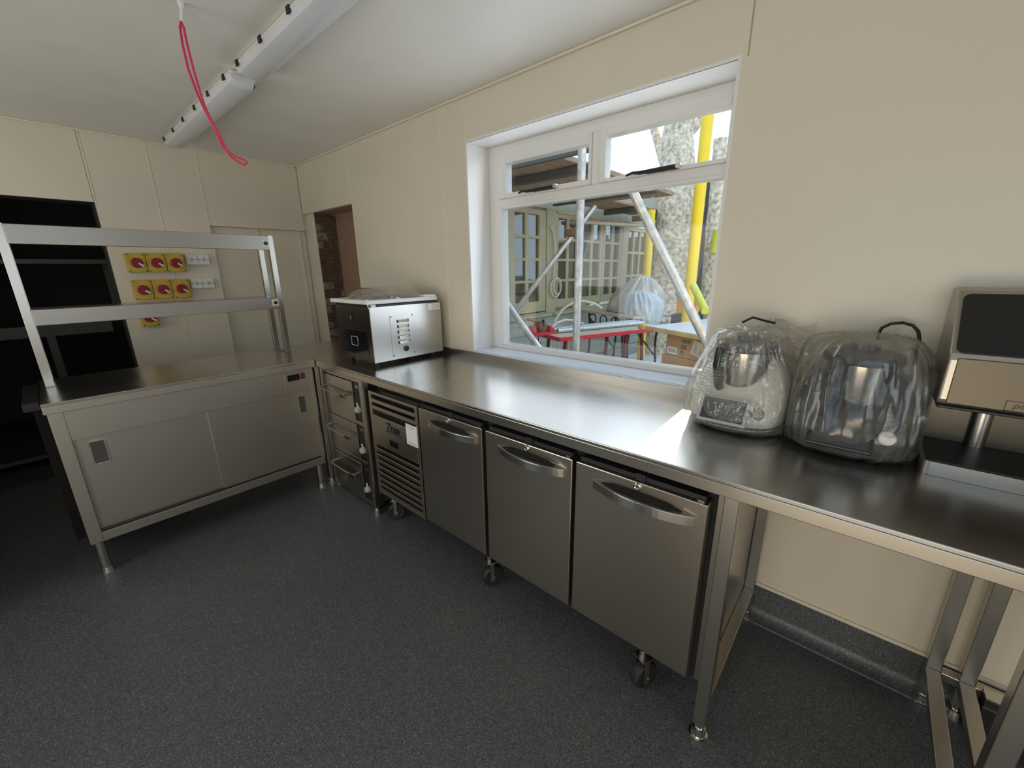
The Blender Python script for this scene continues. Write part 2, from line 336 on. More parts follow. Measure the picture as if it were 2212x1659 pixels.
# ================================================================ steel work table along the window wall
X0T, X1T, D1 = .79, 5.3, .661
t = thing('work_table', 'long brushed steel worktop with upstand running along the window wall', 'work table', (2.9, -.34, 0))
tp = B(X0T, X1T, -D1, -.012, .887, .90)
tp.build('worktop', M['steel_top'], t, bevel=.003)
B(X0T, X1T, -D1, -D1 + .012, .853, .888).build('front_edge', M['steel'], t, bevel=.002)
B(X0T, X1T, -.018, -.004, .898, .943).build('upstand', M['steel'], t, bevel=.002)
for x in (1.375, 1.965, 3.853, 4.392):
    for y in (-.642, -.040):
        l = B(x - .018, x + .018, y - .018, y + .018, .055, .887).build('leg', M['steel'], t, bevel=.002)
        MB().lathe([(.014, .06), (.014, .035), (.020, .034), (.022, .008), (.028, .006), (.028, 0)], (x, y, 0), n=20).build('foot', M['steel_bright'], l, smooth=True)
    B(x - .018, x + .018, -.624, -.058, .125, .155).build('brace', M['steel'], t, bevel=.002)
B(4.41, 5.2, -.058, -.022, .125, .155).build('brace', M['steel'], t, bevel=.002)
# second frame abutting at right
t2 = thing('table_frame', 'square steel leg frame standing beside the right table legs', 'table frame', (4.47, -.34, 0))
for y in (-.642, -.040):
    l = B(4.45, 4.486, y - .018, y + .018, .055, .852).build('leg', M['steel'], t2, bevel=.002)
    MB().lathe([(.014, .06), (.014, .035), (.022, .034), (.028, .006), (.028, 0)], (4.468, y, 0), n=20).build('foot', M['steel_bright'], l, smooth=True)
B(4.45, 4.486, -.624, -.058, .125, .155).build('brace', M['steel'], t2, bevel=.002)
tr = thing('dark_floor_strip', 'dark low strip with bright edges on the floor under the right table', 'trunking', (4.8, -.06, 0))
B(4.50, 5.2, -.10, -.056, .0, .165).build('cover', M['rubber'], tr, bevel=.002)  # dark box strip, two bright lines along it
B(4.50, 5.2, -.103, -.055, .163, .169).build('bright_edge', M['steel_bright'], tr)
B(4.50, 5.2, -.104, -.099, .132, .138).build('bright_edge', M['steel_bright'], tr)
# ================================================================ hot cupboard
HX, HY0, HY1 = 1.423, -1.831, -.664
h = thing('hot_cupboard', 'low steel hot cupboard with two sliding doors and a control panel', 'cupboard', (1.1, -1.25, 0))
B(.785, HX, HY0, HY1, .885, .90).build('worktop', M['steel_top'], h, bevel=.002)
B(HX - .012, HX, HY0, HY1, .851, .886).build('front_edge', M['steel_dull'], h, bevel=.002)
B(.785, .80, HY0, HY1, .851, .886).build('back_edge', M['steel_dull'], h)
c = MB(); c.box(.82, 1.36, -1.82, -.685, .19, .85)
c.build('body', M['dark_steel'], h)
c = MB(); c.box(1.36, 1.405, -1.823, -1.775, .18, .885); c.box(1.36, 1.405, -.700, -.682, .18, .885); c.box(1.36, 1.405, -1.775, -.70, .18, .228)
c.build('front_frame', M['steel_dull'], h, bevel=.0015)
B(.82, 1.36, -1.823, -1.81, .18, .885).build('side_panel', M['steel_dull'], h)
B(1.385, 1.401, -1.775, -.70, .708, .885).build('fascia', M['steel_dull'], h, bevel=.001)
cp = B(1.400, 1.404, -.85, -.708, .742, .842).build('control_plate', M['steel_dull'], h, bevel=.0008)
B(1.403, 1.408, -.832, -.762, .786, .824).build('display', M['black_gloss'], cp)
B(1.403, 1.410, -.755, -.728, .788, .826).build('rocker_switch', M['red_dark'], cp, bevel=.002)
for nm, y0, y1, xo, hy in (('door', -1.775, -1.245, 1.378, -1.70), ('door', -1.262, -.70, 1.392, -.765)):
    d = B(xo - .012, xo, y0, y1, .236, .706).build(nm, M['steel_dull'], h, bevel=.001)
    m = MB(); k = .027 if hy < -1 else .022
    for a in (hy - k, hy + k): m.box(xo - .001, xo + .004, a - .004, a + .004, .560, .678)
    for a in (.560, .674): m.box(xo - .001, xo + .006, hy - k, hy + k, a, a + .008)
    m.build('flush_handle', M['steel_bright'], d, bevel=.0015)
    B(xo - .001, xo + .0012, hy - k + .003, hy + k - .003, .568, .674).build('handle_recess', M['dark_steel'], d)
B(1.364, 1.40, -1.775, -.70, .226, .236).build('door_track', M['black'], h)
for x in (1.37, .85):
    for y in (-1.795, -.715):
        l = MB().tube([(x, y, .185), (x, y, .03)], .021, 16).build('leg', M['steel'], h, smooth=True)
        MB().lathe([(.021, .03), (.024, .012), (.026, 0)], (x, y, 0), n=16).build('foot', M['steel_bright'], l, smooth=True)
# dark ledge at its left end
dl = thing('side_counter', 'dark unlit counter end beside the hot cupboard', 'counter', (1.1, -1.95, 0))
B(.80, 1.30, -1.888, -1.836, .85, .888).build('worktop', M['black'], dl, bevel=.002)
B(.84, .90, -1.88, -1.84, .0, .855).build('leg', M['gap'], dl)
# ================================================================ heated gantry
g = thing('gantry', 'two-tier steel heated gantry standing on the hot cupboard', 'gantry', (.93, -1.24, .9))
for y in (-.667, -1.792):
    for x in (1.012, .815):
        B(x - .016, x + .016, y - .016, y + .016, .905, 1.668).build('post', M['steel'], g, bevel=.0015)
    B(.80, 1.028, y - .016, y + .016, .900, .907).build('foot_bar', M['steel_dull'], g, bevel=.001)
for z0, z1 in ((1.577, 1.664), (1.202, 1.278)):
    B(.80, 1.030, -1.776, -.683, z1 - .012, z1).build('shelf', M['steel_top'], g, bevel=.001)
    f = B(1.018, 1.034, -1.776, -.683, z0, z1).build('fascia', M['steel_gantry'], g, bevel=.002)
    B(.80, .812, -1.776, -.683, z0 + .01, z1).build('rear_rail', M['steel_dull'], g, bevel=.001)
    B(.83, 1.0, -1.74, -.72, z0 + .012, z0 + .03).build('heat_tray', M['dark_steel'], g)
    p = B(1.034, 1.037, -.722, -.684, z0 + .02, z0 + .062).build('switch_plate', M['label'], f)
    MB().cyl((1.037, -.703, z0 + .041), (1.046, -.703, z0 + .041), .011).build('switch_button', M['black'], p, smooth=True)
# ================================================================ warming drawers
w = thing('drawer_warmer', 'narrow three-drawer steel warmer between the hot cupboard and the fridge', 'drawer unit', (1.67, -.35, 0))
B(1.425, 1.935, -.585, -.05, .04, .825).build('body', M['dark_steel'], w)
c = MB(); c.box(1.405, 1.432, -.632, -.585, .02, .838); c.box(1.912, 1.940, -.632, -.585, .02, .838); c.box(1.432, 1.912, -.632, -.585, .82, .838); c.box(1.432, 1.912, -.632, -.585, .02, .05)
for z in (.563, .303): c.box(1.432, 1.912, -.632, -.585, z - .012, z + .012)
c.build('face_frame', M['steel'], w, bevel=.0015)
for z0, z1 in ((.578, .816), (.318, .548), (.054, .288)):
    d = B(1.436, 1.820, -.636, -.585, z0, z1).build('drawer', M['steel'], w, bevel=.002)
    zm = z0 + .55 * (z1 - z0) + .015
    MB().tube([(1.47, -.636, zm + .012), (1.475, -.668, zm + .01), (1.50, -.672, zm), (1.72, -.672, zm), (1.745, -.668, zm), (1.75, -.636, zm)], .006, 8).build('handle', M['steel_door'], d, smooth=True)
    lb = B(1.72, 1.80, -.678, -.672, zm - .014, zm + .014).build('card_holder', M['steel'], d)
    B(1.735, 1.788, -.680, -.677, zm - .008, zm + .008).build('card_window', M['black'], d)
    s = B(1.826, 1.908, -.630, -.585, z0, z1).build('control_strip', M['black'], w)
    MB().lathe([(.022, 0), (.022, .012), (.016, .022), (.012, .022)], (1.866, -.630, z0 + .075), (0, -1, 0), 20).build('knob', M['grey_plastic'], s, smooth=True)
    MB().obox((1.870, -.640, z0 + .105), (1, 0, .35), (0, 1, 0), (-.35, 0, 1), .003, .003, .014).build('knob_pointer', M['label'], s)
    B(1.858, 1.880, -.633, -.629, z1 - .03, z1 - .016).build('indicator', M['steel_bright'], s)
for x in (1.42, 1.925):
    MB().lathe([(.012, .03), (.018, .012), (.018, 0)], (x, -.61, 0), n=14).build('foot', M['steel_bright'], w, smooth=True)
# ================================================================ counter fridge
fr = thing('counter_fridge', 'three-door steel counter fridge on castors under the worktop', 'fridge', (2.9, -.33, 0))
B(2.0, 3.822, -.575, -.05, .155, .838).build('body', M['steel_door'], fr)
B(2.46, 3.815, -.592, -.57, .16, .838).build('gasket_face', M['gap'], fr)
B(3.808, 3.834, -.60, -.05, .155, .85).build('end_panel', M['steel'], fr, bevel=.002)
for i, (x0, x1) in enumerate(((2.468, 2.905), (2.926, 3.352), (3.366, 3.795))):
    d = B(x0, x1, -.640, -.597, .182, .800).build('door', M['steel_door'], fr, bevel=.004)
    xa, xb = x0 + .07, x1 - .028; n = 18; outer = []
    for k in range(n + 1):
        s = k / n; outer.append((xa + (xb - xa) * s, -.640 - .036 * (1 - (2 * s - 1) ** 2) - .010 * s))
    rs = []; top = []
    for k in range(n + 1):
        s = k / n; px_, py_ = outer[k]; b_ = 1 - (2 * s - 1) ** 2
        rs.append([Vector((px_, -.639, .726)), Vector((px_, py_, .725)), Vector((px_, py_, .756)), Vector((px_, -.639, .757 + .015 * b_))])
        top.append((Vector((px_, py_, .756)), Vector((px_, -.639, .757 + .015 * b_))))
    hd = MB().rings(rs).build('handle', M['steel_door'], d, bevel=.0012)
    MB().rings([[Vector((p_.x, p_.y - .0025, .7265)), Vector((p_.x, p_.y - .0025, .7555)), Vector((p_.x, p_.y + .001, .7555)), Vector((p_.x, p_.y + .001, .7265))] for p_, q_ in top]).build('handle_lip', M['steel_bright'], d, bevel=.0006)
    rc = []
    for k in range(2, n - 1):
        w_ = min(1, (k - 1) / 3, (n - 1 - k) / 3); p_, q_ = top[k]; up = Vector((0, -.0006, .0012))
        rc.append([p_.lerp(q_, .5 - .33 * w_) + up, p_.lerp(q_, .5 + .42 * w_) + up, p_.lerp(q_, .5 + .42 * w_) - up, p_.lerp(q_, .5 - .33 * w_) - up])
    MB().rings(rc).build('finger_recess', M['gap'], d)
    xl = (x0 + x1) / 2 + .01
    MB().lathe([(.0, .0), (.0125, 0), (.0125, .005), (.009, .007), (.006, .004), (0, .004)], (xl, -.640, .786), (0, -1, 0), 20).build('lock', M['steel_bright'], d, smooth=True)
    m = MB(); m.box(x0 + .012, x1 - .01, -.628, -.60, .801, .818); m.box(xl - .012, xl + .02, -.635, -.60, .802, .826); m.build('top_trim', M['rubber'], d, bevel=.002)
    B(x1 - .03, x1 - .012, -.636, -.62, .800, .808).build('hinge_pin', M['steel'], d)
B(2.0, 3.83, -.60, -.57, .838, .853).build('top_gap', M['gap'], fr)
# compressor grille panel with separate louvres
gp = B(2.006, 2.452, -.628, -.575, .485, .655).build('grille_panel', M['steel_door'], fr, bevel=.002)
c = MB(); c.box(2.006, 2.034, -.640, -.60, .168, .800); c.box(2.436, 2.456, -.640, -.60, .168, .800); c.box(2.034, 2.436, -.640, -.60, .785, .800); c.box(2.034, 2.436, -.640, -.60, .168, .185); c.box(2.034, 2.436, -.640, -.60, .484, .665)
c.build('grille_frame', M['steel_door'], fr, bevel=.002)
B(2.03, 2.44, -.602, -.585, .17, .80).build('grille_backing', M['gap'], fr)
for z in [.748 - .040 * i for i in range(2)] + [.452 - .0375 * i for i in range(8)]:
    B(2.032, 2.438, -.6385, -.622, z - .0105, z + .0105).build('louvre', M['steel_door'], fr, bevel=.002)
text('lettering', 'True', .062, M['black'], gp, (2.160, -.6412, .606), (1, 0, 0), (0, 0, 1), shear=.35, bold=.0022)
B(2.16, 2.31, -.6412, -.640, .595, .600).build('logo_underline', M['black'], gp)
B(2.185, 2.265, -.6425, -.640, .518, .552).build('thermostat_display', M['black_gloss'], gp)
st = B(2.352, 2.445, -.6418, -.640, .578, .690).build('sticker', M['label'], gp)
for zz, a, b in ((.678, 2.362, 2.435), (.670, 2.38, 2.42), (.592, 2.362, 2.435), (.586, 2.37, 2.43)): B(a, b, -.6424, -.6417, zz - .0012, zz + .0012).build('print_line', M['ink_grey'], st)
def castor(x, y, ang, r=.052):
    k = MB().lathe([(.012, -.016), (r - .008, -.018), (r - .002, -.013), (r, 0), (r - .002, .013), (r - .008, .018), (.012, .016)], (x, y, r), (math.sin(ang), math.cos(ang), 0), 28).build('castor', M['rubber'], fr, smooth=True)
    ax = Vector((math.sin(ang), math.cos(ang), 0)); fw = Vector((math.cos(ang), -math.sin(ang), 0)); p = Vector((x, y, r))
    m = MB()
    for s in (-1, 1): m.obox(p + ax * (.024 * s) + Vector((0, 0, .03)) + fw * .008, fw, ax, (0, 0, 1), .010, .002, .048)
    m.obox(p + Vector((0, 0, .08)) + fw * .008, fw, ax, (0, 0, 1), .024, .026, .003); m.cyl(p - ax * .028, p + ax * .028, .006, 10)
    m.cyl(p + Vector((0, 0, .08)) + fw * .012, p + Vector((0, 0, .11)) + fw * .012, .012, 10)
    m.build('fork', M['steel'], k, bevel=.001)
castor(2.100, -.590, 2.1); castor(2.905, -.600, 2.0); castor(3.650, -.602, 2.0)
# ================================================================ ceiling lights and pull cord
def batten(x0, x1, y, label):
    b = thing('ceiling_light', label, 'ceiling light', ((x0 + x1) / 2, y, H), 'fluorescent ceiling battens')
    B(x0 + .012, x1 - .012, y - .045, y + .045, H - .030, H - .001).build('housing', M['white_plastic'], b, bevel=.012)
    pr = [(-.058, 0), (-.058, -.012), (-.05, -.038), (-.028, -.052), (.028, -.052), (.05, -.038), (.058, -.012), (.058, 0)]
    rs = []
    for i, (f, q) in enumerate(((0, .55), (.012, .85), (.03, 1), (.5, 1), (.97, 1), (.988, .85), (1, .55))):
        rs.append([Vector((x0 + (x1 - x0) * f, y + a * (.75 + .25 * q), H - .026 + bq * q * .85)) for a, bq in pr])
    MB().rings(rs).build('diffuser', M['diffuser'], b, smooth=True)
    B(x0 + .004, x1 - .004, y - .061, y + .061, H - .031, H - .024).build('rim', M['white_plastic'], b, bevel=.003)
    for i in range(6):
        for s in (-1, 1):
            xx = x0 + .06 + (x1 - x0 - .12) * i / 5
            B(xx - .012, xx + .012, y + s * .060, y + s * .066, H - .042, H - .020).build('clip', M['iron'], b)
batten(.20, 1.655, -.895, 'dusty fluorescent batten near the end wall, farther of the two')
batten(1.735, 3.235, -.895, 'dusty fluorescent batten over the room, nearer of the two')
pc = thing('pull_cord', 'red pull cord loop hanging from the ceiling on a white string', 'pull cord', (2.06, -1.19, H))
P0 = on('z', H, 390, 5); nrm = Vector((RT.x, RT.y, 0)).normalized()
def cordpt(u, v):     # on the upright plane through the ceiling rose, square to the view
    nn = Vector((FW.x, FW.y, 0)).normalized(); d = ray(u, v); return CAM + d * ((P0 - CAM).dot(nn) / d.dot(nn))
MB().tube([cordpt(389, 2), cordpt(391, 20), cordpt(392, 46)], .0045, 8).build('string', M['white_plastic'], pc, smooth=True)
loop = [(391, 44), (389, 60), (394, 95), (407, 150), (427, 205), (440, 233), (462, 275), (482, 318), (500, 340), (515, 351), (529, 356), (534, 351), (526, 345), (506, 338), (490, 324), (468, 280), (446, 238), (434, 205), (418, 150), (404, 95), (397, 60)]
MB().tube([cordpt(*p) for p in loop], .0042, 8, closed=True).build('cord_loop', M['cord_red'], pc, smooth=True)
MB().lathe([(.010, 0), (.010, -.004), (.006, -.012), (.005, -.016)], P0, n=16).build('ceiling_rose', M['white_plastic'], pc, smooth=True)
# ================================================================ isolator switches and sockets on the far wall
def isolator(y0, y1, z0, z1, label, row):
    o = thing('isolator_switch', label, 'switch', (0, (y0 + y1) / 2, z0), row); ym, zm = (y0 + y1) / 2, (z0 + z1) / 2
    B(0.001, .058, y0, y1, z0, z1).build('enclosure', M['yellow'], o, bevel=.006)
    MB().lathe([(.034, 0), (.034, .010), (.029, .014), (0, .014)], (.058, ym, zm), (1, 0, 0), 24).build('dial', M['red'], o, smooth=True)
    MB().obox((.078, ym, zm), (0, .72, -.55), (1, 0, 0), (0, .55, .72), .030, .010, .008).build('dial_grip', M['red'], o, bevel=.002)
    MB().obox((.089, ym + .018, zm - .014), (0, .72, -.55), (1, 0, 0), (0, .55, .72), .016, .002, .006).build('pointer', M['white_plastic'], o, bevel=.001)
    for a in (y0 + .01, y1 - .01):
        for b in (z0 + .01, z1 - .01): MB().cyl((.058, a, b), (.0595, a, b), .004, 8).build('screw', M['iron'], o)
pos = ('leftmost', 'middle', 'rightmost')
for i in range(3):
    y = -1.281 + .111 * i
    isolator(y, y + .109, 1.450, 1.581, 'yellow isolator with red dial, %s of the upper row' % pos[i], 'yellow isolators on the end wall')
    isolator(y, y + .109, 1.259, 1.396, 'yellow isolator with red dial, %s of the lower row' % pos[i], 'yellow isolators on the end wall')
isolator(-1.281, -1.180, 1.066, 1.196, 'yellow isolator half hidden behind the lower gantry shelf', 'yellow isolators on the end wall')
for z0, rn in ((1.503, 'upper'), (1.325, 'lower')):
    for j, (y, pn) in enumerate(((-.935, 'left'), (-.859, 'right'))):
        o = thing('switched_socket', 'small white switch plate, %s of the %s pair beside the isolators' % (pn, rn), 'switch plate', (0, y + .037, z0), 'white switch plates on the end wall')
        B(.001, .034, y, y + .074, z0, z0 + .076).build('plate', M['white_plastic'], o, bevel=.003)
        B(.034, .038, y + .027, y + .047, z0 + .026, z0 + .052).build('rocker', M['grey_plastic'], o, bevel=.001)
        for a in (.010, .064): MB().cyl((.034, y + a, z0 + .038), (.0355, y + a, z0 + .038), .004, 8).build('screw', M['iron'], o)
# ================================================================ shelving in the unlit room
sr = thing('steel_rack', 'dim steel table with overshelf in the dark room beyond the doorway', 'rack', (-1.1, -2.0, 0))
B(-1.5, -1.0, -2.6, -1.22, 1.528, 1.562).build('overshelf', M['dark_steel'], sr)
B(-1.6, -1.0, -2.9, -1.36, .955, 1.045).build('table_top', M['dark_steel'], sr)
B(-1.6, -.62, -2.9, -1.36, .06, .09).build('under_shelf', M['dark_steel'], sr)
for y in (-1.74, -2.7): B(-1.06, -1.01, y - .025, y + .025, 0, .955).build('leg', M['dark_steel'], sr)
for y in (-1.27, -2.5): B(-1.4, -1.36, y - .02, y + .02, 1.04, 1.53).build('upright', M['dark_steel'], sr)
# ================================================================ vacuum packer
v = thing('vacuum_packer', 'steel chamber vacuum packer with clear domed lid on the worktop', 'vacuum packer', (1.75, -.3, .9))
vx0, vx1, vy0, vy1 = 1.548, 1.945, -.543, -.05
B(vx0, vx1, vy0, vy1, .928, 1.240).build('body', M['steel_door'], v, bevel=.004)
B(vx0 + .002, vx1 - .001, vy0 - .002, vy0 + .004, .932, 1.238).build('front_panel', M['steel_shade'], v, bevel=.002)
sp = B(1.945, 1.951, -.546, -.048, .926, 1.243).build('side_panel', M['steel'], v, bevel=.002)
vp = B(1.950, 1.9535, -.426, -.264, .943, 1.189).build('vent_plate', M['steel'], sp, bevel=.001)
for i in range(5):
    z = 1.152 - .0315 * i
    MB().obox((1.957, -.340, z), (0, 1, 0), (.62, 0, -.78), (.78, 0, .62), .034, .012, .0016).build('louvre', M['steel_bright'], vp)
    for a in (-.377, -.303): MB().obox((1.9545, a, z), (0, 1, 0), (1, 0, 0), (0, 0, 1), .004, .001, .008).build('louvre_end', M['iron'], vp)
MB().lathe([(0, 0), (.018, 0), (.018, .004), (.010, .005), (.009, .001), (0, .001)], (1.953, -.331, .984), (1, 0, 0), 20).build('drain_cap', M['black'], vp, smooth=True)
for a in (-.418, -.272):
    for b in (.952, 1.180): MB().cyl((1.953, a, b), (1.955, a, b), .004, 8).build('screw', M['iron'], vp)
lb = B(1.9508, 1.952, -.147, -.055, 1.198, 1.236).build('label_sticker', M['label'], sp)
for k in range(4): B(1.9518, 1.9526, -.118, -.062, 1.226 - .007 * k, 1.2285 - .007 * k).build('print_line', M['ink_grey'], lb)
cpn = B(1.60, 1.90, -.5475, -.542, .962, 1.102).build('control_panel', M['black_gloss'], v, bevel=.002)
m = MB(); a0, a1, b0, b1 = 1.712, 1.788, 1.012, 1.066
m.box(a0, a1, -.5485, -.547, b0, b0 + .002); m.box(a0, a1, -.5485, -.547, b1 - .002, b1); m.box(a0, a0 + .002, -.5485, -.547, b0, b1); m.box(a1 - .002, a1, -.5485, -.547, b0, b1); m.build('display_outline', M['label'], cpn)
lg = MB().cyl((1.735, -.542, 1.175), (1.735, -.5485, 1.175), .021, 28).build('logo_disc', M['black'], v, smooth=True)
text('lettering', 'S', .030, M['ink_grey'], lg, (1.735, -.5492, 1.165), (1, 0, 0), (0, 0, 1), align='CENTER')
for x in (1.60, 1.90):
    for y in (-.50, -.10): MB().cyl((x, y, .9005), (x, y, .930), .016, 14).build('foot', M['rubber'], v, smooth=True)
B(vx0 + .01, vx1 - .01, -.53, -.06, 1.240, 1.252).build('gasket', M['black'], v)
lid = B(1.525, 1.955, -.560, -.075, 1.258, 1.280).build('lid', M['white_plastic'], v, bevel=.003)
def sup(cx, cy, z, hw, hd, n=40, e=3.2):
    out = []
    for j in range(n):
        a = 2 * math.pi * j / n; c_, s_ = math.cos(a), math.sin(a)
        out.append(Vector((cx + hw * math.copysign(abs(c_) ** (2 / e), c_), cy + hd * math.copysign(abs(s_) ** (2 / e), s_), z)))
    return out
MB().rings([sup(1.74, -.31, z, a, b) for z, a, b in ((1.280, .185, .205), (1.292, .178, .198), (1.315, .160, .18), (1.334, .135, .155), (1.342, .10, .12))]).build('dome', M['acrylic'], lid, smooth=True)
MB().lathe([(.045, 0), (.045, .006), (.0, .006)], (1.70, -.40, 1.2805), n=24).build('dome_ring', M['grey_plastic'], lid, smooth=True)
B(1.90, 1.95, -.17, -.08, 1.280, 1.292).build('hinge', M['label'], lid, bevel=.003)
MB().tube([(1.945, -.553, 1.285), (1.949, -.553, 1.255), (1.949, -.548, 1.228)], .003, 8).build('latch_pin', M['steel_bright'], lid, smooth=True)
B(1.925, 1.950, -.530, -.505, 1.240, 1.256).build('corner_block', M['label'], v, bevel=.002)
# ================================================================ bagged food processors
def processor(cx, cy, body, lab, dark):
    t = thing('food_processor', lab, 'food processor', (cx, cy, .9)); z0 = .9
    K = .95
    R = [(.004, .120, .115, .0), (.02, .146, .142, .0), (.05, .156, .153, .0), (.09, .157, .140, .010), (.13, .152, .116, .028), (.17, .140, .092, .045), (.205, .118, .072, .058), (.23, .085, .05, .066), (.238, .04, .03, .068)]
    MB().rings([sup(cx, cy + yc, z0 + z, hw * K, hd, 48, 2.6) for z, hw, hd, yc in R]).build('body', body, t, smooth=True)
    MB().rings([sup(cx, cy, z0 + z, hw * K, hd, 40, 2.6) for z, hw, hd in ((.0005, .12, .115), (.012, .135, .132), (.026, .150, .147), (.034, .152, .150))]).build('base', M['tm_black'], t, smooth=True)
    b = MB().lathe([(.060, .098), (.066, .13), (.078, .20), (.083, .268), (.080, .268)], (cx, cy - .005, z0), n=40).build('bowl', M['steel_bright'], t, smooth=True)
    MB().lathe([(.079, .085), (.079, .112), (.066, .113)], (cx, cy - .005, z0), n=40).build('bowl_socket', M['tm_black'], t, smooth=True)
    MB().lathe([(.090, .262), (.095, .270), (.092, .288), (.060, .298), (.036, .300), (.034, .318), (.0, .320)], (cx, cy - .005, z0), n=40).build('lid', M['tm_black'], t, smooth=True)
    h = Vector((cx - .05, cy - .085, 0))
    MB().tube([h + Vector((.006, .018, z0 + .272)), h + Vector((-.004, -.012, z0 + .268)), h + Vector((-.006, -.016, z0 + .22)), h + Vector((0, -.006, z0 + .15)), h + Vector((.004, .016, z0 + .125))], [.016, .018, .017, .015, .012], 12).build('bowl_handle', M['tm_black'], b, smooth=True)
    n_ = Vector((0, -.84, .54)); u_ = Vector((1, 0, 0)); w_ = n_.cross(u_) * -1; sc = Vector((cx - .012, cy - .146, z0 + .078))
    fr_ = MB().obox(sc, u_, w_, n_, .074, .046, .007).build('screen_frame', M['grey_plastic'] if not dark else M['tm_black'], t, bevel=.004)
    MB().obox(sc + n_ * .007, u_, w_, n_, .064, .037, .001).build('screen', M['screen'], fr_)
    MB().lathe([(.019, 0), (.019, .012), (.015, .016), (.0, .016)], Vector((cx + .085, cy - .136, z0 + .083)), n_, 28).build('selector_knob', M['white_plastic'] if dark else M['steel_dull'], t, smooth=True)
    if not dark:
        B(cx + .062, cx + .112, cy - .1200, cy - .1180, z0 + .1195, z0 + .1215).build('print_line', M['label'], t)
    return t
tm1 = processor(3.740, -.178, M['tm_white'], 'white food processor with steel bowl inside a clear bag', False)
tm2 = processor(4.046, -.178, M['tm_black'], 'black food processor inside a smoky clear bag', True)
def bag(name, lab, cx, cy, R, m, seed, fold, gather, xa, xb):
    NT, NZ = 150, 76; rs = []
    for i in range(NZ):
        s = i / (NZ - 1) * (len(R) - 1); k = min(int(s), len(R) - 2); f = s - k
        z, hw, hd, yc = [R[k][q] * (1 - f) + R[k + 1][q] * f for q in range(4)]
        ring = []
        for j in range(NT):
            a = 2 * math.pi * j / NT; c_, s_ = math.cos(a), math.sin(a)
            e = 2.5; px, py = math.copysign(abs(c_) ** (2 / e), c_), math.copysign(abs(s_) ** (2 / e), s_)
            w = i / (NZ - 1)
            n1 = noise.noise(Vector((c_ * 2.2 + seed, s_ * 2.2, z * 7)))
            n2 = 1 - 2.4 * abs(noise.noise(Vector((c_ * 4.5 + seed * 3, s_ * 4.5 + z * 1.5, z * 3.5 + 4))))
            n3 = 1 - 2.4 * abs(noise.noise(Vector((c_ * 10 + seed * 5 + z * 6, s_ * 10, z * 5))))
            tw = math.sin(a * 11 + seed + 4 * noise.noise(Vector((c_ * 2, s_ * 2, seed)))) * gather * max(0, w - .45) * 1.8
            r = 1 + fold * (.9 * n1 + .7 * n2 + .35 * n3) + tw
            x = cx + hw * px * r; y = cy + yc + hd * py * r
            zz = .9 + z + .006 * n2 * (1 if z > .03 else 0)
            ring.append(Vector((min(max(x, xa), xb), min(y, -.021), max(zz, .9015))))
        rs.append(ring)
    o = MB().rings(rs).build(name, m, smooth=False); o.data.shade_smooth(); tag(o, lab, 'plastic bag', 'plastic bags over the food processors')
    return o
b1 = bag('plastic_bag', 'clear crinkled bag with green print over the white food processor', 3.745, -.178,
    [(.003, .135, .135, 0), (.02, .160, .160, 0), (.06, .170, .168, 0), (.11, .172, .158, .0), (.16, .163, .142, .005), (.21, .145, .128, .01), (.255, .122, .116, .005), (.29, .108, .108, 0), (.318, .100, .10, 0), (.332, .07, .07, .0), (.322, .03, .03, 0), (.318, .01, .01, 0)], M['bag'], 1.3, .045, .05, 3.5, 3.893)
b2 = bag('plastic_bag', 'smoky clear bag gathered over the black food processor', 4.045, -.178,
    [(.003, .130, .130, 0), (.02, .156, .156, 0), (.07, .166, .166, 0), (.13, .165, .158, .0), (.19, .162, .148, .004), (.24, .158, .140, .008), (.285, .148, .13, .01), (.318, .125, .112, .01), (.334, .085, .078, .01), (.322, .04, .04, .01), (.312, .012, .012, .01)], M['bag_grey'], 4.7, .055, .09, 3.897, 4.2035)
# loose tail of the clear bag, standing against the wall
n = 22; tail = []
for i in range(n):
    for j in range(n):
        u_, w_ = i / (n - 1), j / (n - 1)
        x = 3.76 + .155 * u_; z = 1.13 + .12 * w_ + .012 * math.sin(u_ * 7) - .02 * (1 - w_) * u_
        y = -.055 - .05 * (1 - w_) + .022 * noise.noise(Vector((u_ * 6, w_ * 6, 2.2))) + .012 * noise.noise(Vector((u_ * 15, w_ * 15, 5)))
        tail.append(Vector((x, min(y, -.022), z)))
m = MB().add(tail, [(i * n + j, i * n + j + 1, (i + 1) * n + j + 1, (i + 1) * n + j) for i in range(n - 1) for j in range(n - 1)])
tl = m.build('bag_tail', M['bag_grey'], b1); tl.data.shade_smooth()
MB().tube([(3.70, -.10, 1.243), (3.73, -.09, 1.262), (3.77, -.085, 1.252), (3.80, -.085, 1.246)], .004, 8).build('tie', M['black'], b1, smooth=True)
# faint green print lines on the left of the bag
mat('print_green', (.22, .33, .22), .6)
pl = MB()
dg = bpy.context.evaluated_depsgraph_get()
for k in range(15):
    uu = 1535 - 2.6 * k; vv = 760 + 6.2 * k
    for q in range(2):
        L0 = on('y', -.315, uu + q * 22, vv + q * 3); L1 = on('y', -.315, uu + q * 22 + 15 + 4 * math.sin(k * 3 + q), vv + q * 3 + 5)
        hits = []
        for Pt in (L0, L1):
            ok, loc, nn, _ = b1.ray_cast(CAM - WLOC[b1.name], (Pt - CAM).normalized())
            hits.append(loc + WLOC[b1.name] - (Pt - CAM).normalized() * .002 if ok else None)
        if hits[0] is not None and hits[1] is not None: pl.tube(hits, .0008, 4)
if pl.v: pl.build('print_lines', M['print_green'], b1)
cl = MB().tube([on('y', -.045, *p) for p in ((1895, 760), (1897, 722), (1905, 708), (1925, 699), (1950, 697), (1972, 703), (1984, 716), (1986, 735), (1980, 752), (1975, 790))], .0045, 10).build('power_cable', M['black'], smooth=True)
tag(cl, 'black power cable looped up behind the black food processor', 'cable')
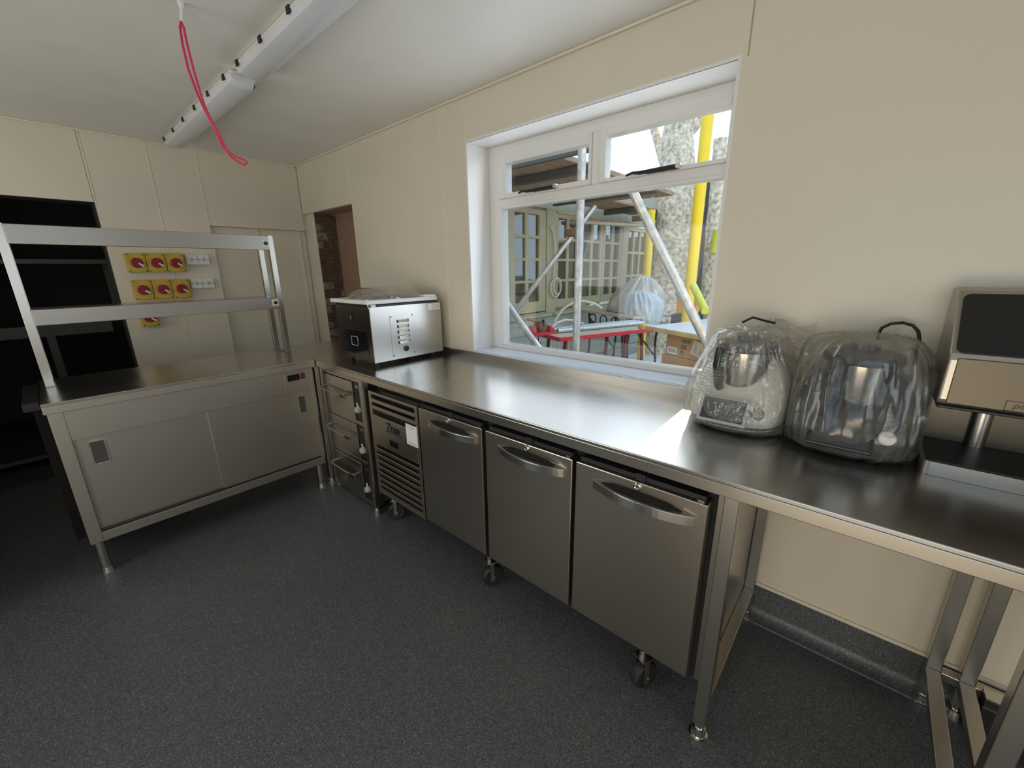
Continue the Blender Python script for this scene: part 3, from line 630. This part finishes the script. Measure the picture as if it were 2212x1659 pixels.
# ================================================================ drinks dispenser at the right
dx0, dx1 = 4.206, 4.63
dd = thing('drinks_dispenser', 'steel countertop dispenser with black screen and drip tray at the right edge', 'dispenser', (4.42, -.15, .9))
def rrect(x0, x1, y0, y1, r, n=6):
    o = []
    for cx_, cy_, a0 in ((x1 - r, y1 - r, 0), (x0 + r, y1 - r, 90), (x0 + r, y0 + r, 180), (x1 - r, y0 + r, 270)):
        for k in range(n + 1):
            a = math.radians(a0 + 90 * k / n); o.append((cx_ + r * math.cos(a), cy_ + r * math.sin(a)))
    return o
MB().prism(rrect(dx0, dx1, -.288, -.03, .022), 'z', .9005, .938).build('base', M['steel_gantry'], dd, smooth=True)
MB().prism(rrect(dx0 + .012, dx1 - .012, -.279, -.075, .016), 'z', .938, .9405).build('drip_tray', M['black'], dd, smooth=True)
B(dx0 + .006, dx1 - .006, -.078, -.03, .938, 1.10).build('back_panel', M['steel_panel'], dd, bevel=.003)
MB().cyl((4.322, -.082, .933), (4.322, -.082, 1.088), .021, 24).build('dispense_column', M['steel'], dd, smooth=True)
prof = [(-.03, 1.085), (-.258, 1.085), (-.272, 1.092), (-.277, 1.105), (-.277, 1.206), (-.272, 1.222), (-.140, 1.360), (-.128, 1.368), (-.03, 1.372)]
hd = MB().prism(prof, 'x', dx0, dx1).build('head', M['steel_gantry'], dd, bevel=.006, seg=3)
B(dx0 + .003, dx1 - .003, -.268, -.04, 1.079, 1.087).build('head_underside', M['black'], dd, bevel=.003)
B(dx0 + .016, dx1 - .016, -.2795, -.274, 1.096, 1.212).build('front_panel', M['steel_panel'], dd, bevel=.002)
a_, b_ = Vector((0, -.272, 1.222)), Vector((0, -.140, 1.360)); up_ = (b_ - a_).normalized(); nn_ = Vector((0, up_.z * -1, up_.y)); mid = (a_ + b_) / 2
sw = [(p[0], p[1]) for p in rrect(-(dx1 - dx0) / 2 + .010, (dx1 - dx0) / 2 - .010, -.093, .092, .018)]
def onface(p, off): return Vector(((dx0 + dx1) / 2 + p[0], 0, 0)) + mid + up_ * p[1] + nn_ * off
MB().rings([[onface(p, -.001) for p in sw], [onface(p, .004) for p in sw]]).build('touch_screen', M['black_gloss'], dd)
ex = 4.318; m = MB()
m.box(ex, ex + .10, -.2802, -.2794, 1.098, 1.0995); m.box(ex, ex + .10, -.2802, -.2794, 1.1215, 1.123); m.box(ex, ex + .0015, -.2802, -.2794, 1.098, 1.123)
bd = m.build('badge_outline', M['ink'], dd)
text('lettering', 'po', .020, M['ink'], dd, (ex + .012, -.2798, 1.106), (1, 0, 0), (0, 0, 1), shear=.3)
MB().tube([(4.207, -.16, 1.02), (4.196, -.165, 1.015), (4.190, -.17, 1.0), (4.192, -.172, .985)], .006, 8).build('side_lever', M['white_plastic'], dd, smooth=True)
B(4.192, 4.207, -.19, -.10, 1.148, 1.152).build('side_clip', M['black'], dd)
# ================================================================ outside
GZ = .15
structure(B(-8, 14, .262, 26, GZ - .1, GZ).build('floor_yard', M['ground']), 'paved yard outside')
bl = thing('garden_building', 'sage boarded outbuilding with many-paned cream windows across the yard', 'building', (.9, 4, GZ))
XB = .9
c = MB(); holes = [(1.83, 2.47, .92, 2.11), (2.68, 4.45, .92, 2.11), (4.62, 5.9, .92, 2.08)]
ys = [.262, 1.83, 2.47, 2.68, 4.45, 4.62, 5.9, 7.6]
c.box(XB - .14, XB - .02, .262, 7.6, GZ, .90); c.box(XB - .14, XB - .02, .262, 7.6, 2.12, 2.75)
for a, b in ((.262, 1.83), (2.47, 2.68), (4.45, 4.62), (5.9, 7.6)): c.box(XB - .14, XB - .02, a, b, .90, 2.12)
c.build('wall_core', M['sage'], bl)
for i in range(6):
    z = GZ + .01 + .125 * i
    MB().prism([(XB - .02, z), (XB + .012, z), (XB - .004, z + .128), (XB - .02, z + .128)], 'y', .262, 7.6).build('siding_board', M['sage'], bl)
for a, b in ((2.475, 2.675), (4.455, 4.615), (5.9, 6.1)): B(XB - .03, XB + .022, a, b, .86, 2.2).build('corner_board', M['cream_frame'], bl, bevel=.003)
B(XB - .03, XB + .02, 1.55, 1.825, .86, 2.2).build('corner_board', M['cream_frame'], bl, bevel=.003)
B(XB - .03, XB + .03, .3, 7.6, 2.13, 2.30).build('fascia_board', M['sage'], bl, bevel=.003)
B(XB - .03, XB + .035, 2.68, 4.45, 2.10, 2.13).build('head_trim', M['cream_frame'], bl, bevel=.003)
def casement(y0, y1, z0, z1, cols, rows):
    m = MB(); x0, x1 = XB - .045, XB + .012
    m.box(x0, x1, y0, cols[0][0], z0, z1); m.box(x0, x1, cols[-1][1], y1, z0, z1); m.box(x0, x1, cols[0][0], cols[-1][1], rows[-1][1], z1); m.box(x0, x1, cols[0][0], cols[-1][1], z0, rows[0][0])
    f = m.build('window', M['cream_frame'], bl, bevel=.003)
    for (a, b), (c_, d_) in zip(cols, cols[1:]): B(x0 + .01, x1 - .008, b, c_, rows[0][0], rows[-1][1]).build('glazing_bar', M['cream_frame'], f)
    for (a, b), (c_, d_) in zip(rows, rows[1:]): B(x0 + .012, x1 - .006, cols[0][0], cols[-1][1], b, c_).build('glazing_bar', M['cream_frame'], f)
    for a, b in cols:
        for c_, d_ in rows: B(XB - .022, XB - .017, a - .004, b + .004, c_ - .004, d_ + .004).build('pane', M['pane_far'], f)
R4 = [(1.055, 1.28), (1.31, 1.535), (1.565, 1.785), (1.82, 2.05)]
casement(1.83, 2.47, .93, 2.11, [(1.893, 2.085), (2.142, 2.34)], R4)
casement(2.68, 3.255, .95, 2.10, [(2.736, 2.931), (2.984, 3.175)], R4)
casement(3.265, 3.85, .95, 2.10, [(3.335, 3.536), (3.586, 3.779)], R4)
casement(3.86, 4.45, .95, 2.10, [(3.935, 4.137), (4.205, 4.39)], R4)
casement(4.62, 5.9, .92, 2.08, [(4.675 + .235 * i, 4.86 + .235 * i) for i in range(5)], [(1.0, 1.30), (1.335, 1.66), (1.70, 2.01)])
for a, b in ((1.75, 2.55), (2.6, 4.5), (4.58, 5.95)): B(XB - .03, XB + .07, a, b, .865, .90).build('sill', M['cream_frame'], bl, bevel=.004)
ri = B(XB - 2.4, XB - 2.3, .3, 7.5, GZ, 2.6).build('inner_wall', M['beige'], bl)
B(XB - 2.4, XB - .14, .3, 7.5, 2.55, 2.6).build('inner_ceiling', M['dark_wall'], bl)
B(XB - 2.4, XB - .14, .3, 7.5, GZ, GZ + .02).build('inner_floor', M['dark_wall'], bl)
pk = 0
for y, tz, ln in ((1.95, 2.0, .1), (2.05, 1.9, -.12), (2.28, 1.95, .03), (2.8, 1.8, .05), (3.4, 1.75, .15), (3.5, 1.85, .12), (3.7, 1.7, .1), (4.0, 1.9, .04), (4.25, 1.95, .06), (4.3, 1.7, .02)):
    MB().obox((XB - .30, y + .05, (tz + GZ) / 2), (1, 0, 0), (0, 1, 0), (.12, ln, 1), .012, .022, (tz - GZ) / 2).build('leaning_plank', M['pine' if pk % 2 else 'beige'], bl); pk += 1
MB().prism(rrect(XB - .32, XB - .12, 2.98, 3.16, .03), 'z', .95, 1.2).build('white_tub', M['white_plastic'], bl)
MB().prism(rrect(XB - .32, XB - .12, 3.3, 3.5, .03), 'z', .95, 1.19).build('white_tub', M['white_plastic'], bl)
B(XB - .4, XB - .15, 1.9, 2.12, .9, 1.16).build('red_bag', M['red'], bl, bevel=.03)
# ---- scaffold: tubes, couplers, boarded deck
def tubeobj(name, pts, r, m, lab, cat='scaffold tube', grp='scaffold tubes', n=14):
    o = MB().tube(pts, r, n).build(name, M[m], smooth=True); return tag(o, lab, cat, grp)
def yp(y, u, v): return on('y', y, u, v)
A = yp(.5, 1249, 600)
tubeobj('scaffold_tube', [(A.x, A.y, GZ), (A.x, A.y, 2.9)], .0242, 'galv', 'upright grey scaffold tube standing in the left half of the window view')
def tox(a, b, x): return a + (b - a) * ((x - a.x) / (b.x - a.x))
def togr(a, b): return a + (b - a) * ((GZ - a.z) / (b.z - a.z))
tubeobj('scaffold_tube', [yp(.56, 1350, 380), togr(yp(.56, 1350, 380), yp(.56, 1530, 748))], .0242, 'galv', 'thick diagonal scaffold tube sloping down to the right outside the window')
tubeobj('scaffold_tube', [tox(yp(1.55, 1180, 583), yp(1.25, 1062, 742), .945), yp(1.55, 1180, 583), yp(1.9, 1285, 445)], .0242, 'galv', 'diagonal scaffold tube rising right in front of the cream windows')
tubeobj('scaffold_tube', [yp(.62, 1070, 618), togr(yp(.62, 1070, 618), yp(.62, 1190, 790))], .0242, 'galv', 'short diagonal scaffold tube at the lower left corner of the window view')
cp1 = tag(MB().obox(yp(.53, 1243, 503), (1, 0, 0), (0, 1, 0), (0, 0, 1), .045, .04, .022).build('scaffold_coupler', M['rust'], bevel=.008), 'rusty coupler clamped on the upright grey tube', 'coupler')
Q = yp(2.1, 1497, 560)
tubeobj('padded_post', [(Q.x, Q.y, GZ), (Q.x, Q.y, 2.6)], .046, 'sleeve', 'tall yellow padded scaffold post beside the tree trunk', 'padded post', 'yellow padded posts')
Q2 = yp(3.75, 1401, 540)
tubeobj('padded_post', [(Q2.x, Q2.y, GZ), (Q2.x, Q2.y, 2.16)], .052, 'sleeve', 'yellow padded post in front of the farthest cream window', 'padded post', 'yellow padded posts')
Q3 = yp(4.26, 1547, 522)
tubeobj('padded_post', [Q3 + Vector((.01, 0, .14)), Q3 + Vector((-.01, 0, -.14))], .05, 'sleeve_lime', 'short lime sleeve at the right edge of the window view', 'padded post', 'yellow padded posts')
tubeobj('padded_post', [yp(1.9, 1498, 618), yp(1.6, 1524, 672)], .030, 'sleeve_lime', 'lime green sleeve sloping down behind the white sheet', 'padded post', 'yellow padded posts')
dk = thing('scaffold_deck', 'boarded scaffold platform seen from below through the upper left pane', 'scaffold deck', (1.6, 2.6, 2.2))
x = 1.0
while x < 2.10:
    wz = random.uniform(.0, .012)
    B(x, x + .222, .86, (4.6 if x < 1.4 else 3.2) + random.uniform(-.2, .2), 2.215 + wz, 2.253 + wz).build('scaffold_board', M['plank'], dk, bevel=.004, seg=1); x += .228
for y, xe in ((1.27, 2.3), (2.5, 2.25), (3.7, 1.55)): B(1.0, xe, y - .03, y + .03, 2.15, 2.212).build('transom', M['plank_dark'], dk, bevel=.01)
B(1.0, 2.5, .82, .855, 2.17, 2.40).build('toe_board', M['plank_dark'], dk)
B(1.0, 1.55, 4.55, 4.62, 2.13, 2.212).build('ledger', M['plank'], dk)
tubeobj('scaffold_tube', [(.98, 3.0, 2.02), (1.36, 4.2, 2.02)], .0242, 'beige', 'pale horizontal scaffold tube under the boards above the cream windows')
# ---- tree
tk = thing('tree', 'thick sunlit tree trunk outside behind the yellow post', 'tree', (1.75, 4.6, GZ))
def lump(pts, rad, n=28, amp=.12, sd=0):
    rs = []
    K = 40
    for i in range(K + 1):
        s = i / K * (len(pts) - 1); k = min(int(s), len(pts) - 2); f = s - k
        p = Vector(pts[k]).lerp(Vector(pts[k + 1]), f); r = rad[k] * (1 - f) + rad[k + 1] * f
        rs.append([p + Vector((math.cos(a), math.sin(a), 0)) * r * (1 + amp * noise.noise(Vector((math.cos(a) * 2 + sd, math.sin(a) * 2, p.z * 2.2))) + .5 * amp * noise.noise(Vector((math.cos(a) * 6, math.sin(a) * 6 + sd, p.z * 3)))) for a in [2 * math.pi * j / n for j in range(n)]])
    return MB().rings(rs)
tb = yp(4.6, 1452, 560)
lump([(tb.x, 4.6, GZ), (tb.x, 4.6, .9), (tb.x, 4.6, 1.7), (tb.x, 4.6, 2.3), (tb.x - .1, 4.65, 3.2), (tb.x + .1, 4.8, 6)], [.36, .31, .285, .27, .20, .10]).build('trunk', M['bark'], tk, smooth=True)
lump([(tb.x, 4.6, 2.4), (tb.x - .35, 4.8, 3.0), (tb.x - .8, 5.1, 3.9), (tb.x - 1.2, 5.4, 5.0)], [.10, .07, .05, .03], 14, sd=3).build('branch', M['bark'], tk, smooth=True)
lump([(tb.x - .05, 4.65, 3.1), (tb.x + .4, 5.2, 3.9), (tb.x + .7, 5.8, 4.8)], [.08, .06, .03], 14, sd=5).build('branch', M['bark'], tk, smooth=True)
k2 = lump([yp(4.4, 1536, 760), yp(4.4, 1541, 600), yp(4.4, 1546, 500), yp(4.4, 1549, 430), yp(4.5, 1556, 300)], [.17, .14, .12, .10, .08], 20, sd=9).build('tree', M['bark'], smooth=True)
tag(k2, 'slimmer pale trunk at the right edge of the window view', 'tree')
hg = B(-6, 10, 14.0, 14.6, GZ, 2.6).build('hedge', M['hedge']); tag(hg, 'dull hedge closing off the far side of the yard', 'hedge')
fs = thing('shed_sun_block', 'dark shed-shaped sun block behind the yellow post at the right of the window view', 'shed', (1.7, 6.2, GZ))  # added at a dark mass there, sized to keep sun off the worktop
for k in range(8): B(1.4 + .078 * k, 1.474 + .078 * k, 6.0, 6.02 + .004 * (k % 2), GZ, 2.9).build('cladding_board', M['plank_dark'], fs, bevel=.003, seg=1)
B(1.4, 2.02, 6.03, 6.9, GZ, 2.9).build('shed_body', M['plank_dark'], fs)
MB().prism([(5.9, 2.9), (7.0, 2.9), (7.0, 3.0), (5.9, 2.96)], 'x', 1.37, 2.04).build('shed_roof', M['plank_dark'], fs)
# ---- red workbench with pipe vice and pipes
RB = thing('workbench', 'red edged workbench with a pipe vice clamped at its left end', 'workbench', (2.0, 1.8, GZ))
F0 = on('z', .85, 1209, 730); F1 = on('z', .85, 1398, 711); ul = Vector((F1.x - F0.x, F1.y - F0.y, 0)); Ln = ul.length + .06; ul.normalize(); vl = Vector((-ul.y, ul.x, 0))
if vl.x > 0: vl = -vl
def rb(s, t_, z): return Vector((F0.x, F0.y, 0)) + ul * s + vl * t_ + Vector((0, 0, z))
def rbox(m, s0, s1, t0, t1, z0, z1): return m.obox(rb((s0 + s1) / 2, (t0 + t1) / 2, (z0 + z1) / 2), ul, vl, (0, 0, 1), (s1 - s0) / 2, (t1 - t0) / 2, (z1 - z0) / 2)
rbox(MB(), .012, Ln, .012, .37, .836, .851).build('bench_top', M['beige'], RB)
m = MB(); rbox(m, 0, Ln, 0, .012, .815, .85); rbox(m, 0, .012, .012, .38, .815, .85); rbox(m, 0, Ln, .37, .382, .815, .85); m.build('rim', M['red_paint'], RB, bevel=.002)
for s, lean in ((.10, -.08), (Ln - .28, -.04), (Ln - .08, .06)):
    for t_ in (.05, .33):
        a, b = rb(s, t_, .82), rb(s + lean, t_, GZ); MB().tube([a, b], .018, 8).build('leg', M['red_dark'], RB)
m = MB(); rbox(m, -.16, .10, .20, .36, .845, .872); m.build('vice_base', M['red_paint'], RB, bevel=.004)
m = MB(); rbox(m, -.13, -.10, .23, .33, .872, .93); rbox(m, .05, .075, .23, .33, .872, .925); m.build('vice_jaw', M['red_paint'], RB, bevel=.004)
vc = rb(-.03, .28, .90)
MB().lathe([(.02, -.06), (.045, -.05), (.05, 0), (.045, .05), (.02, .06)], vc + Vector((0, 0, .025)), vl, 20).build('vice_body', M['rust'], RB, smooth=True)
MB().tube([vc + ul * -.14 + Vector((0, 0, .10)), vc + ul * .02 + Vector((0, 0, .045))], .010, 8).build('vice_handle', M['rust'], RB)
MB().tube([vc + ul * .0 + vl * -.05 + Vector((0, 0, .09)), vc + ul * .0 + vl * -.05 + Vector((0, 0, .02))], .012, 8).build('vice_screw', M['iron'], RB)
hk = rb(-.10, .2, .845)
MB().tube([hk, hk + Vector((0, 0, -.05))], .006, 8).build('hook_shank', M['iron'], RB)
MB().tube([hk + ul * (.022 * math.cos(a)) + Vector((0, 0, -.072 + .022 * math.sin(a))) for a in [i * math.pi / 8 for i in range(16)]], .004, 6, closed=True).build('hook_ring', M['iron'], RB)
for i, t_ in enumerate((.22, .29, .345)):
    tubeobj('steel_pipe', [rb(.12, t_, .876), rb(Ln + .12, t_ + .02, .876)], .022, 'galv', 'galvanised pipe lying on the red workbench, %s of three' % ('nearest', 'middle', 'farthest')[i], 'pipe', 'pipes on the workbench')
# ---- garden table with covered machine
gt = thing('garden_table', 'wooden slatted garden table with black scrolled iron legs', 'garden table', (1.5, 3.1, GZ))
ga = math.radians(-24); gu, gv = Vector((math.cos(ga), math.sin(ga), 0)), Vector((-math.sin(ga), math.cos(ga), 0)); GC = Vector((1.62, 3.18, 0))
for i in range(5): MB().obox(GC + gv * (-.24 + .12 * i) + Vector((0, 0, .885)), gu, gv, (0, 0, 1), .55, .055, .014).build('slat', M['beige'], gt, bevel=.003)
for s in (-.42, .42):
    for t_ in (-.22, .22):
        p = GC + gu * s + gv * t_
        MB().tube([p + Vector((0, 0, .87)), p + gu * (.04 * (1 if s < 0 else -1)) + Vector((0, 0, .55)), p + Vector((0, 0, GZ))], .014, 8).build('leg', M['iron'], gt)
    MB().tube([GC + gu * s + gv * -.22 + Vector((0, 0, .8)), GC + gu * s + gv * .22 + Vector((0, 0, .35))], .010, 8).build('brace', M['iron'], gt)
for s in (-.28, -.05, .18):
    cc = GC + gu * s + gv * -.26 + Vector((0, 0, .80))
    MB().tube([cc + gu * (.07 * math.cos(a)) + Vector((0, 0, .06 * math.sin(a))) for a in [i * math.pi / 8 for i in range(16)]], .008, 6, closed=True).build('scroll', M['iron'], gt)
def cover(name, lab, base, hs, m, sd, ax=gu, ay=gv):      # draped sheet over a lumpy thing: height rings
    rs = []; NT = 90; hs2 = []
    for q in range(len(hs) - 1):
        for w in range(5): hs2.append(tuple(hs[q][e] * (1 - w / 5) + hs[q + 1][e] * w / 5 for e in range(4)))
    hs2.append(hs[-1])
    for i, (z, a, b, ox) in enumerate(hs2):
        ring = []
        for j in range(NT):
            t_ = 2 * math.pi * j / NT; c_, s_ = math.cos(t_), math.sin(t_)
            f = 1 + .12 * noise.noise(Vector((c_ * 2 + sd, s_ * 2, z * 4))) + .14 * (1 - 2.6 * abs(noise.noise(Vector((c_ * 3.5 + sd + z, s_ * 3.5, z * 3))))) + .018 * (1 - 2 * abs(math.sin(6.5 * t_ + sd + 9 * z + 3 * s_)))
            ring.append(base + ax * (ox + a * c_ * f) + ay * (b * s_ * f) + Vector((0, 0, z)))
        rs.append(ring)
    k = MB().rings(rs).build(name, m); k.data.shade_smooth(); return tag(k, lab, 'cover', 'sheets over the machine on the garden table')
cb = GC + Vector((.16, .02, .902))
cover('cloth_cover', 'pale dust sheet bunched over a machine on the garden table', cb, [(0, .40, .22, -.05), (.08, .43, .24, -.04), (.17, .38, .22, -.02), (.25, .31, .19, .03), (.33, .23, .15, .08), (.40, .15, .10, .10), (.44, .06, .05, .11), (.445, .01, .01, .11)], M['tarp'], 2.0)
cover('plastic_cover', 'bluish plastic sheet draped over the right of the dust sheet', cb + gu * .20 + gv * -.08, [(-.14, .14, .16, .10), (-.02, .22, .20, .04), (.08, .26, .21, .02), (.17, .25, .19, .0), (.24, .19, .15, -.02), (.28, .10, .08, -.03), (.285, .01, .01, -.03)], M['tarp_blue'], 6.0)
ob = MB().prism([(-.10, 0), (.10, 0), (.13, .12), (.09, .26), (-.02, .30), (-.11, .24)], 'y', -.09, .09)
for p in ob.v: p += Vector((2.44, 3.15, .92))
ob = tag(ob.build('orange_machine', M['orange'], bevel=.02), 'orange machine partly hidden behind the plastic sheet', 'machine')
st_ = tag(B(2.30, 2.58, 3.02, 3.28, GZ, .92).build('machine_stand', M['iron'], bevel=.01), 'dark stand under the orange machine', 'stand')
rp_ = MB().tube([Vector((2.44, 3.02, 1.16)) + Vector((.10 * math.cos(a), -.02 * math.sin(a * 2), .05 * math.sin(a))) for a in [i * math.pi / 8 for i in range(16)]], .014, 8, closed=True).build('blue_rope', M['blue_rope'], smooth=True)
tag(rp_, 'blue rope coil hung on the orange machine', 'rope')
# ---- board with white sheet resting on cartons
u2 = Vector((.897, -.44, 0)); v2 = Vector((.44, .897, 0)); P2 = Vector((2.735, 1.30, 0))
def b2o(m, s0, s1, t0, t1, z0, z1): return m.obox(P2 + u2 * ((s0 + s1) / 2) + v2 * ((t0 + t1) / 2) + Vector((0, 0, (z0 + z1) / 2)), u2, v2, (0, 0, 1), (s1 - s0) / 2, (t1 - t0) / 2, (z1 - z0) / 2)
bd = thing('timber_board', 'pine edged board covered with a white sheet lying on cartons', 'board', tuple(P2 + u2 * .5 + v2 * .5 + Vector((0, 0, .985))))
b2o(MB(), .0, 1.1, 0, 1.15, .985, 1.003).build('board', M['pine'], bd)
b2o(MB(), .0, 1.1, -.012, 0, .978, 1.006).build('edge_strip', M['pine'], bd, bevel=.002)
n = 26; vs = []
for i in range(n):
    for j in range(n):
        s, t_ = .02 + 1.08 * i / (n - 1), .0 + 1.15 * j / (n - 1)
        vs.append(P2 + u2 * s + v2 * t_ + Vector((0, 0, 1.008 + .02 * max(0, noise.noise(Vector((s * 4, t_ * 2.5, 1)))) + .05 * t_ * t_)))
shm = MB().add(vs, [(i * n + j, (i + 1) * n + j, (i + 1) * n + j + 1, i * n + j + 1) for i in range(n - 1) for j in range(n - 1)]).build('white_sheet', M['sheet'], bd); shm.data.shade_smooth()
b2o(MB(), -.045, .02, -.03, .05, .975, 1.02).build('corner_tape', M['pine'], bd, bevel=.012)
zt = .980
for i, (hh, lab) in enumerate(((.155, 'upper cardboard box with black lettering under the white board'), (.21, 'lower cardboard box just above the window sill line'), (.23, 'bottom cardboard box of the stack resting on the yard'))):
    cb_ = thing('cardboard_box', lab, 'box', tuple(P2 + u2 * .45 + v2 * .2 + Vector((0, 0, zt - hh))), 'cartons stacked under the board')
    o = .025 * i; z0 = zt - hh if i < 2 else max(zt - hh, GZ)
    if i == 2: z0 = GZ
    b2o(MB(), .225 - o, .80 - o * .3, .02 - o * .3, .42, z0 + .001, zt - .001).build('carton', M['card'], cb_, bevel=.004)
    f = .02 - o * .3 - .0015
    def fp(s, z, off=0): return P2 + u2 * s + v2 * (f - off) + Vector((0, 0, z))
    if i == 0:
        for k, s_ in enumerate(('NW', 'GE', 'M')): text('lettering', s_, .044, M['ink'], cb_, fp(.372 - .003 * k, zt - .052 - .040 * k), u2, (0, 0, 1), .0004)
        lbx = b2o(MB(), .245, .335, f - .001, f + .001, z0 + .012, z0 + .062).build('label_sticker', M['label'], cb_)
        b2o(MB(), .253, .327, f - .002, f - .0005, z0 + .024, z0 + .050).build('print_block', M['ink_grey'], lbx)
        nt = MB().obox(fp(.572, zt - .085, .003), u2 + Vector((0, 0, -.24)), v2, Vector((0, 0, 1)) + u2 * .24, .105, .001, .052).build('paper_note', M['beige'], cb_)
        for k in range(4): MB().obox(fp(.502 + .042 * k, zt - .075 - .012 * k, .0048), u2 + Vector((0, 0, -.24)), v2, Vector((0, 0, 1)) + u2 * .24, .006, .0005, .028 - .004 * (k % 2)).build('print_line', M['ink_grey'], nt)
    if i == 1: text('lettering', 'NW GE', .034, M['ink'], cb_, fp(.37, zt - .095), u2, (0, 0, 1), .0004)
    zt -= hh
gs = MB().add([(1.3, 2.2, GZ + .012), (3.2, 1.5, GZ + .012), (3.0, 5.2, GZ + .012), (1.4, 5.4, GZ + .012), (1.3, 2.2, GZ + .002), (3.2, 1.5, GZ + .002), (3.0, 5.2, GZ + .002), (1.4, 5.4, GZ + .002)], [(0, 1, 2, 3), (7, 6, 5, 4), (0, 4, 5, 1), (1, 5, 6, 2), (2, 6, 7, 3), (3, 7, 4, 0)]).build('ground_sheet', M['sheet'])
tag(gs, 'bluish white protective sheet spread over the yard', 'sheet')
# ---- cables and hoses
cx_ = lambda u, v, x=.95: on('x', x, u, v)
cbm = MB()
cbm.tube([cx_(1190, 490), cx_(1196, 500), cx_(1199, 530), cx_(1198, 570), cx_(1196, 602)], .009, 8)
def loopc(cu, cv, ru, rv, x): return [cx_(cu + ru * math.cos(a), cv + rv * math.sin(a), x) for a in [i * math.pi / 10 for i in range(20)]]
cbm.tube(loopc(1200, 622, 10, 20, .955), .008, 8, closed=True); cbm.tube(loopc(1204, 618, 8, 18, .975), .008, 8, closed=True)
tag(cbm.build('hanging_cable', M['hose'], smooth=True), 'cream cable hanging in a coil on the cream boarding', 'cable')
tag(MB().tube([yp(2.0, 1198, 694), yp(2.1, 1215, 668), yp(2.2, 1240, 652), yp(2.3, 1262, 650), yp(2.4, 1285, 656), yp(2.5, 1300, 666)], .013, 8).build('hose', M['hose'], smooth=True), 'pale hose arching behind the red workbench', 'hose')
tag(MB().tube([rb(.14, .345, .899), rb(.20, .35, .935), rb(.30, .36, .955), rb(.42, .355, .94), rb(.52, .345, .899)], .010, 8).build('hose', M['hose'], smooth=True), 'short pale hose resting on the pipes of the workbench', 'hose')
for k, (p, q, lab) in enumerate((((1189, 728), (1194, 790), 'leftmost'), ((1206, 728), (1212, 790), 'middle'), ((1229, 730), (1228, 800), 'rightmost'))):
    tag(MB().tube([yp(1.75, *p), yp(1.75, (p[0] + q[0]) / 2 - 2, (p[1] + q[1]) / 2), yp(1.75, q[0], q[1]), Vector((yp(1.75, q[0], q[1]).x, 1.75, GZ + .005))], .010, 8).build('hose', M['hose'], smooth=True), 'pale hose hanging below the red workbench, %s of three' % lab, 'hose', 'hoses under the workbench')
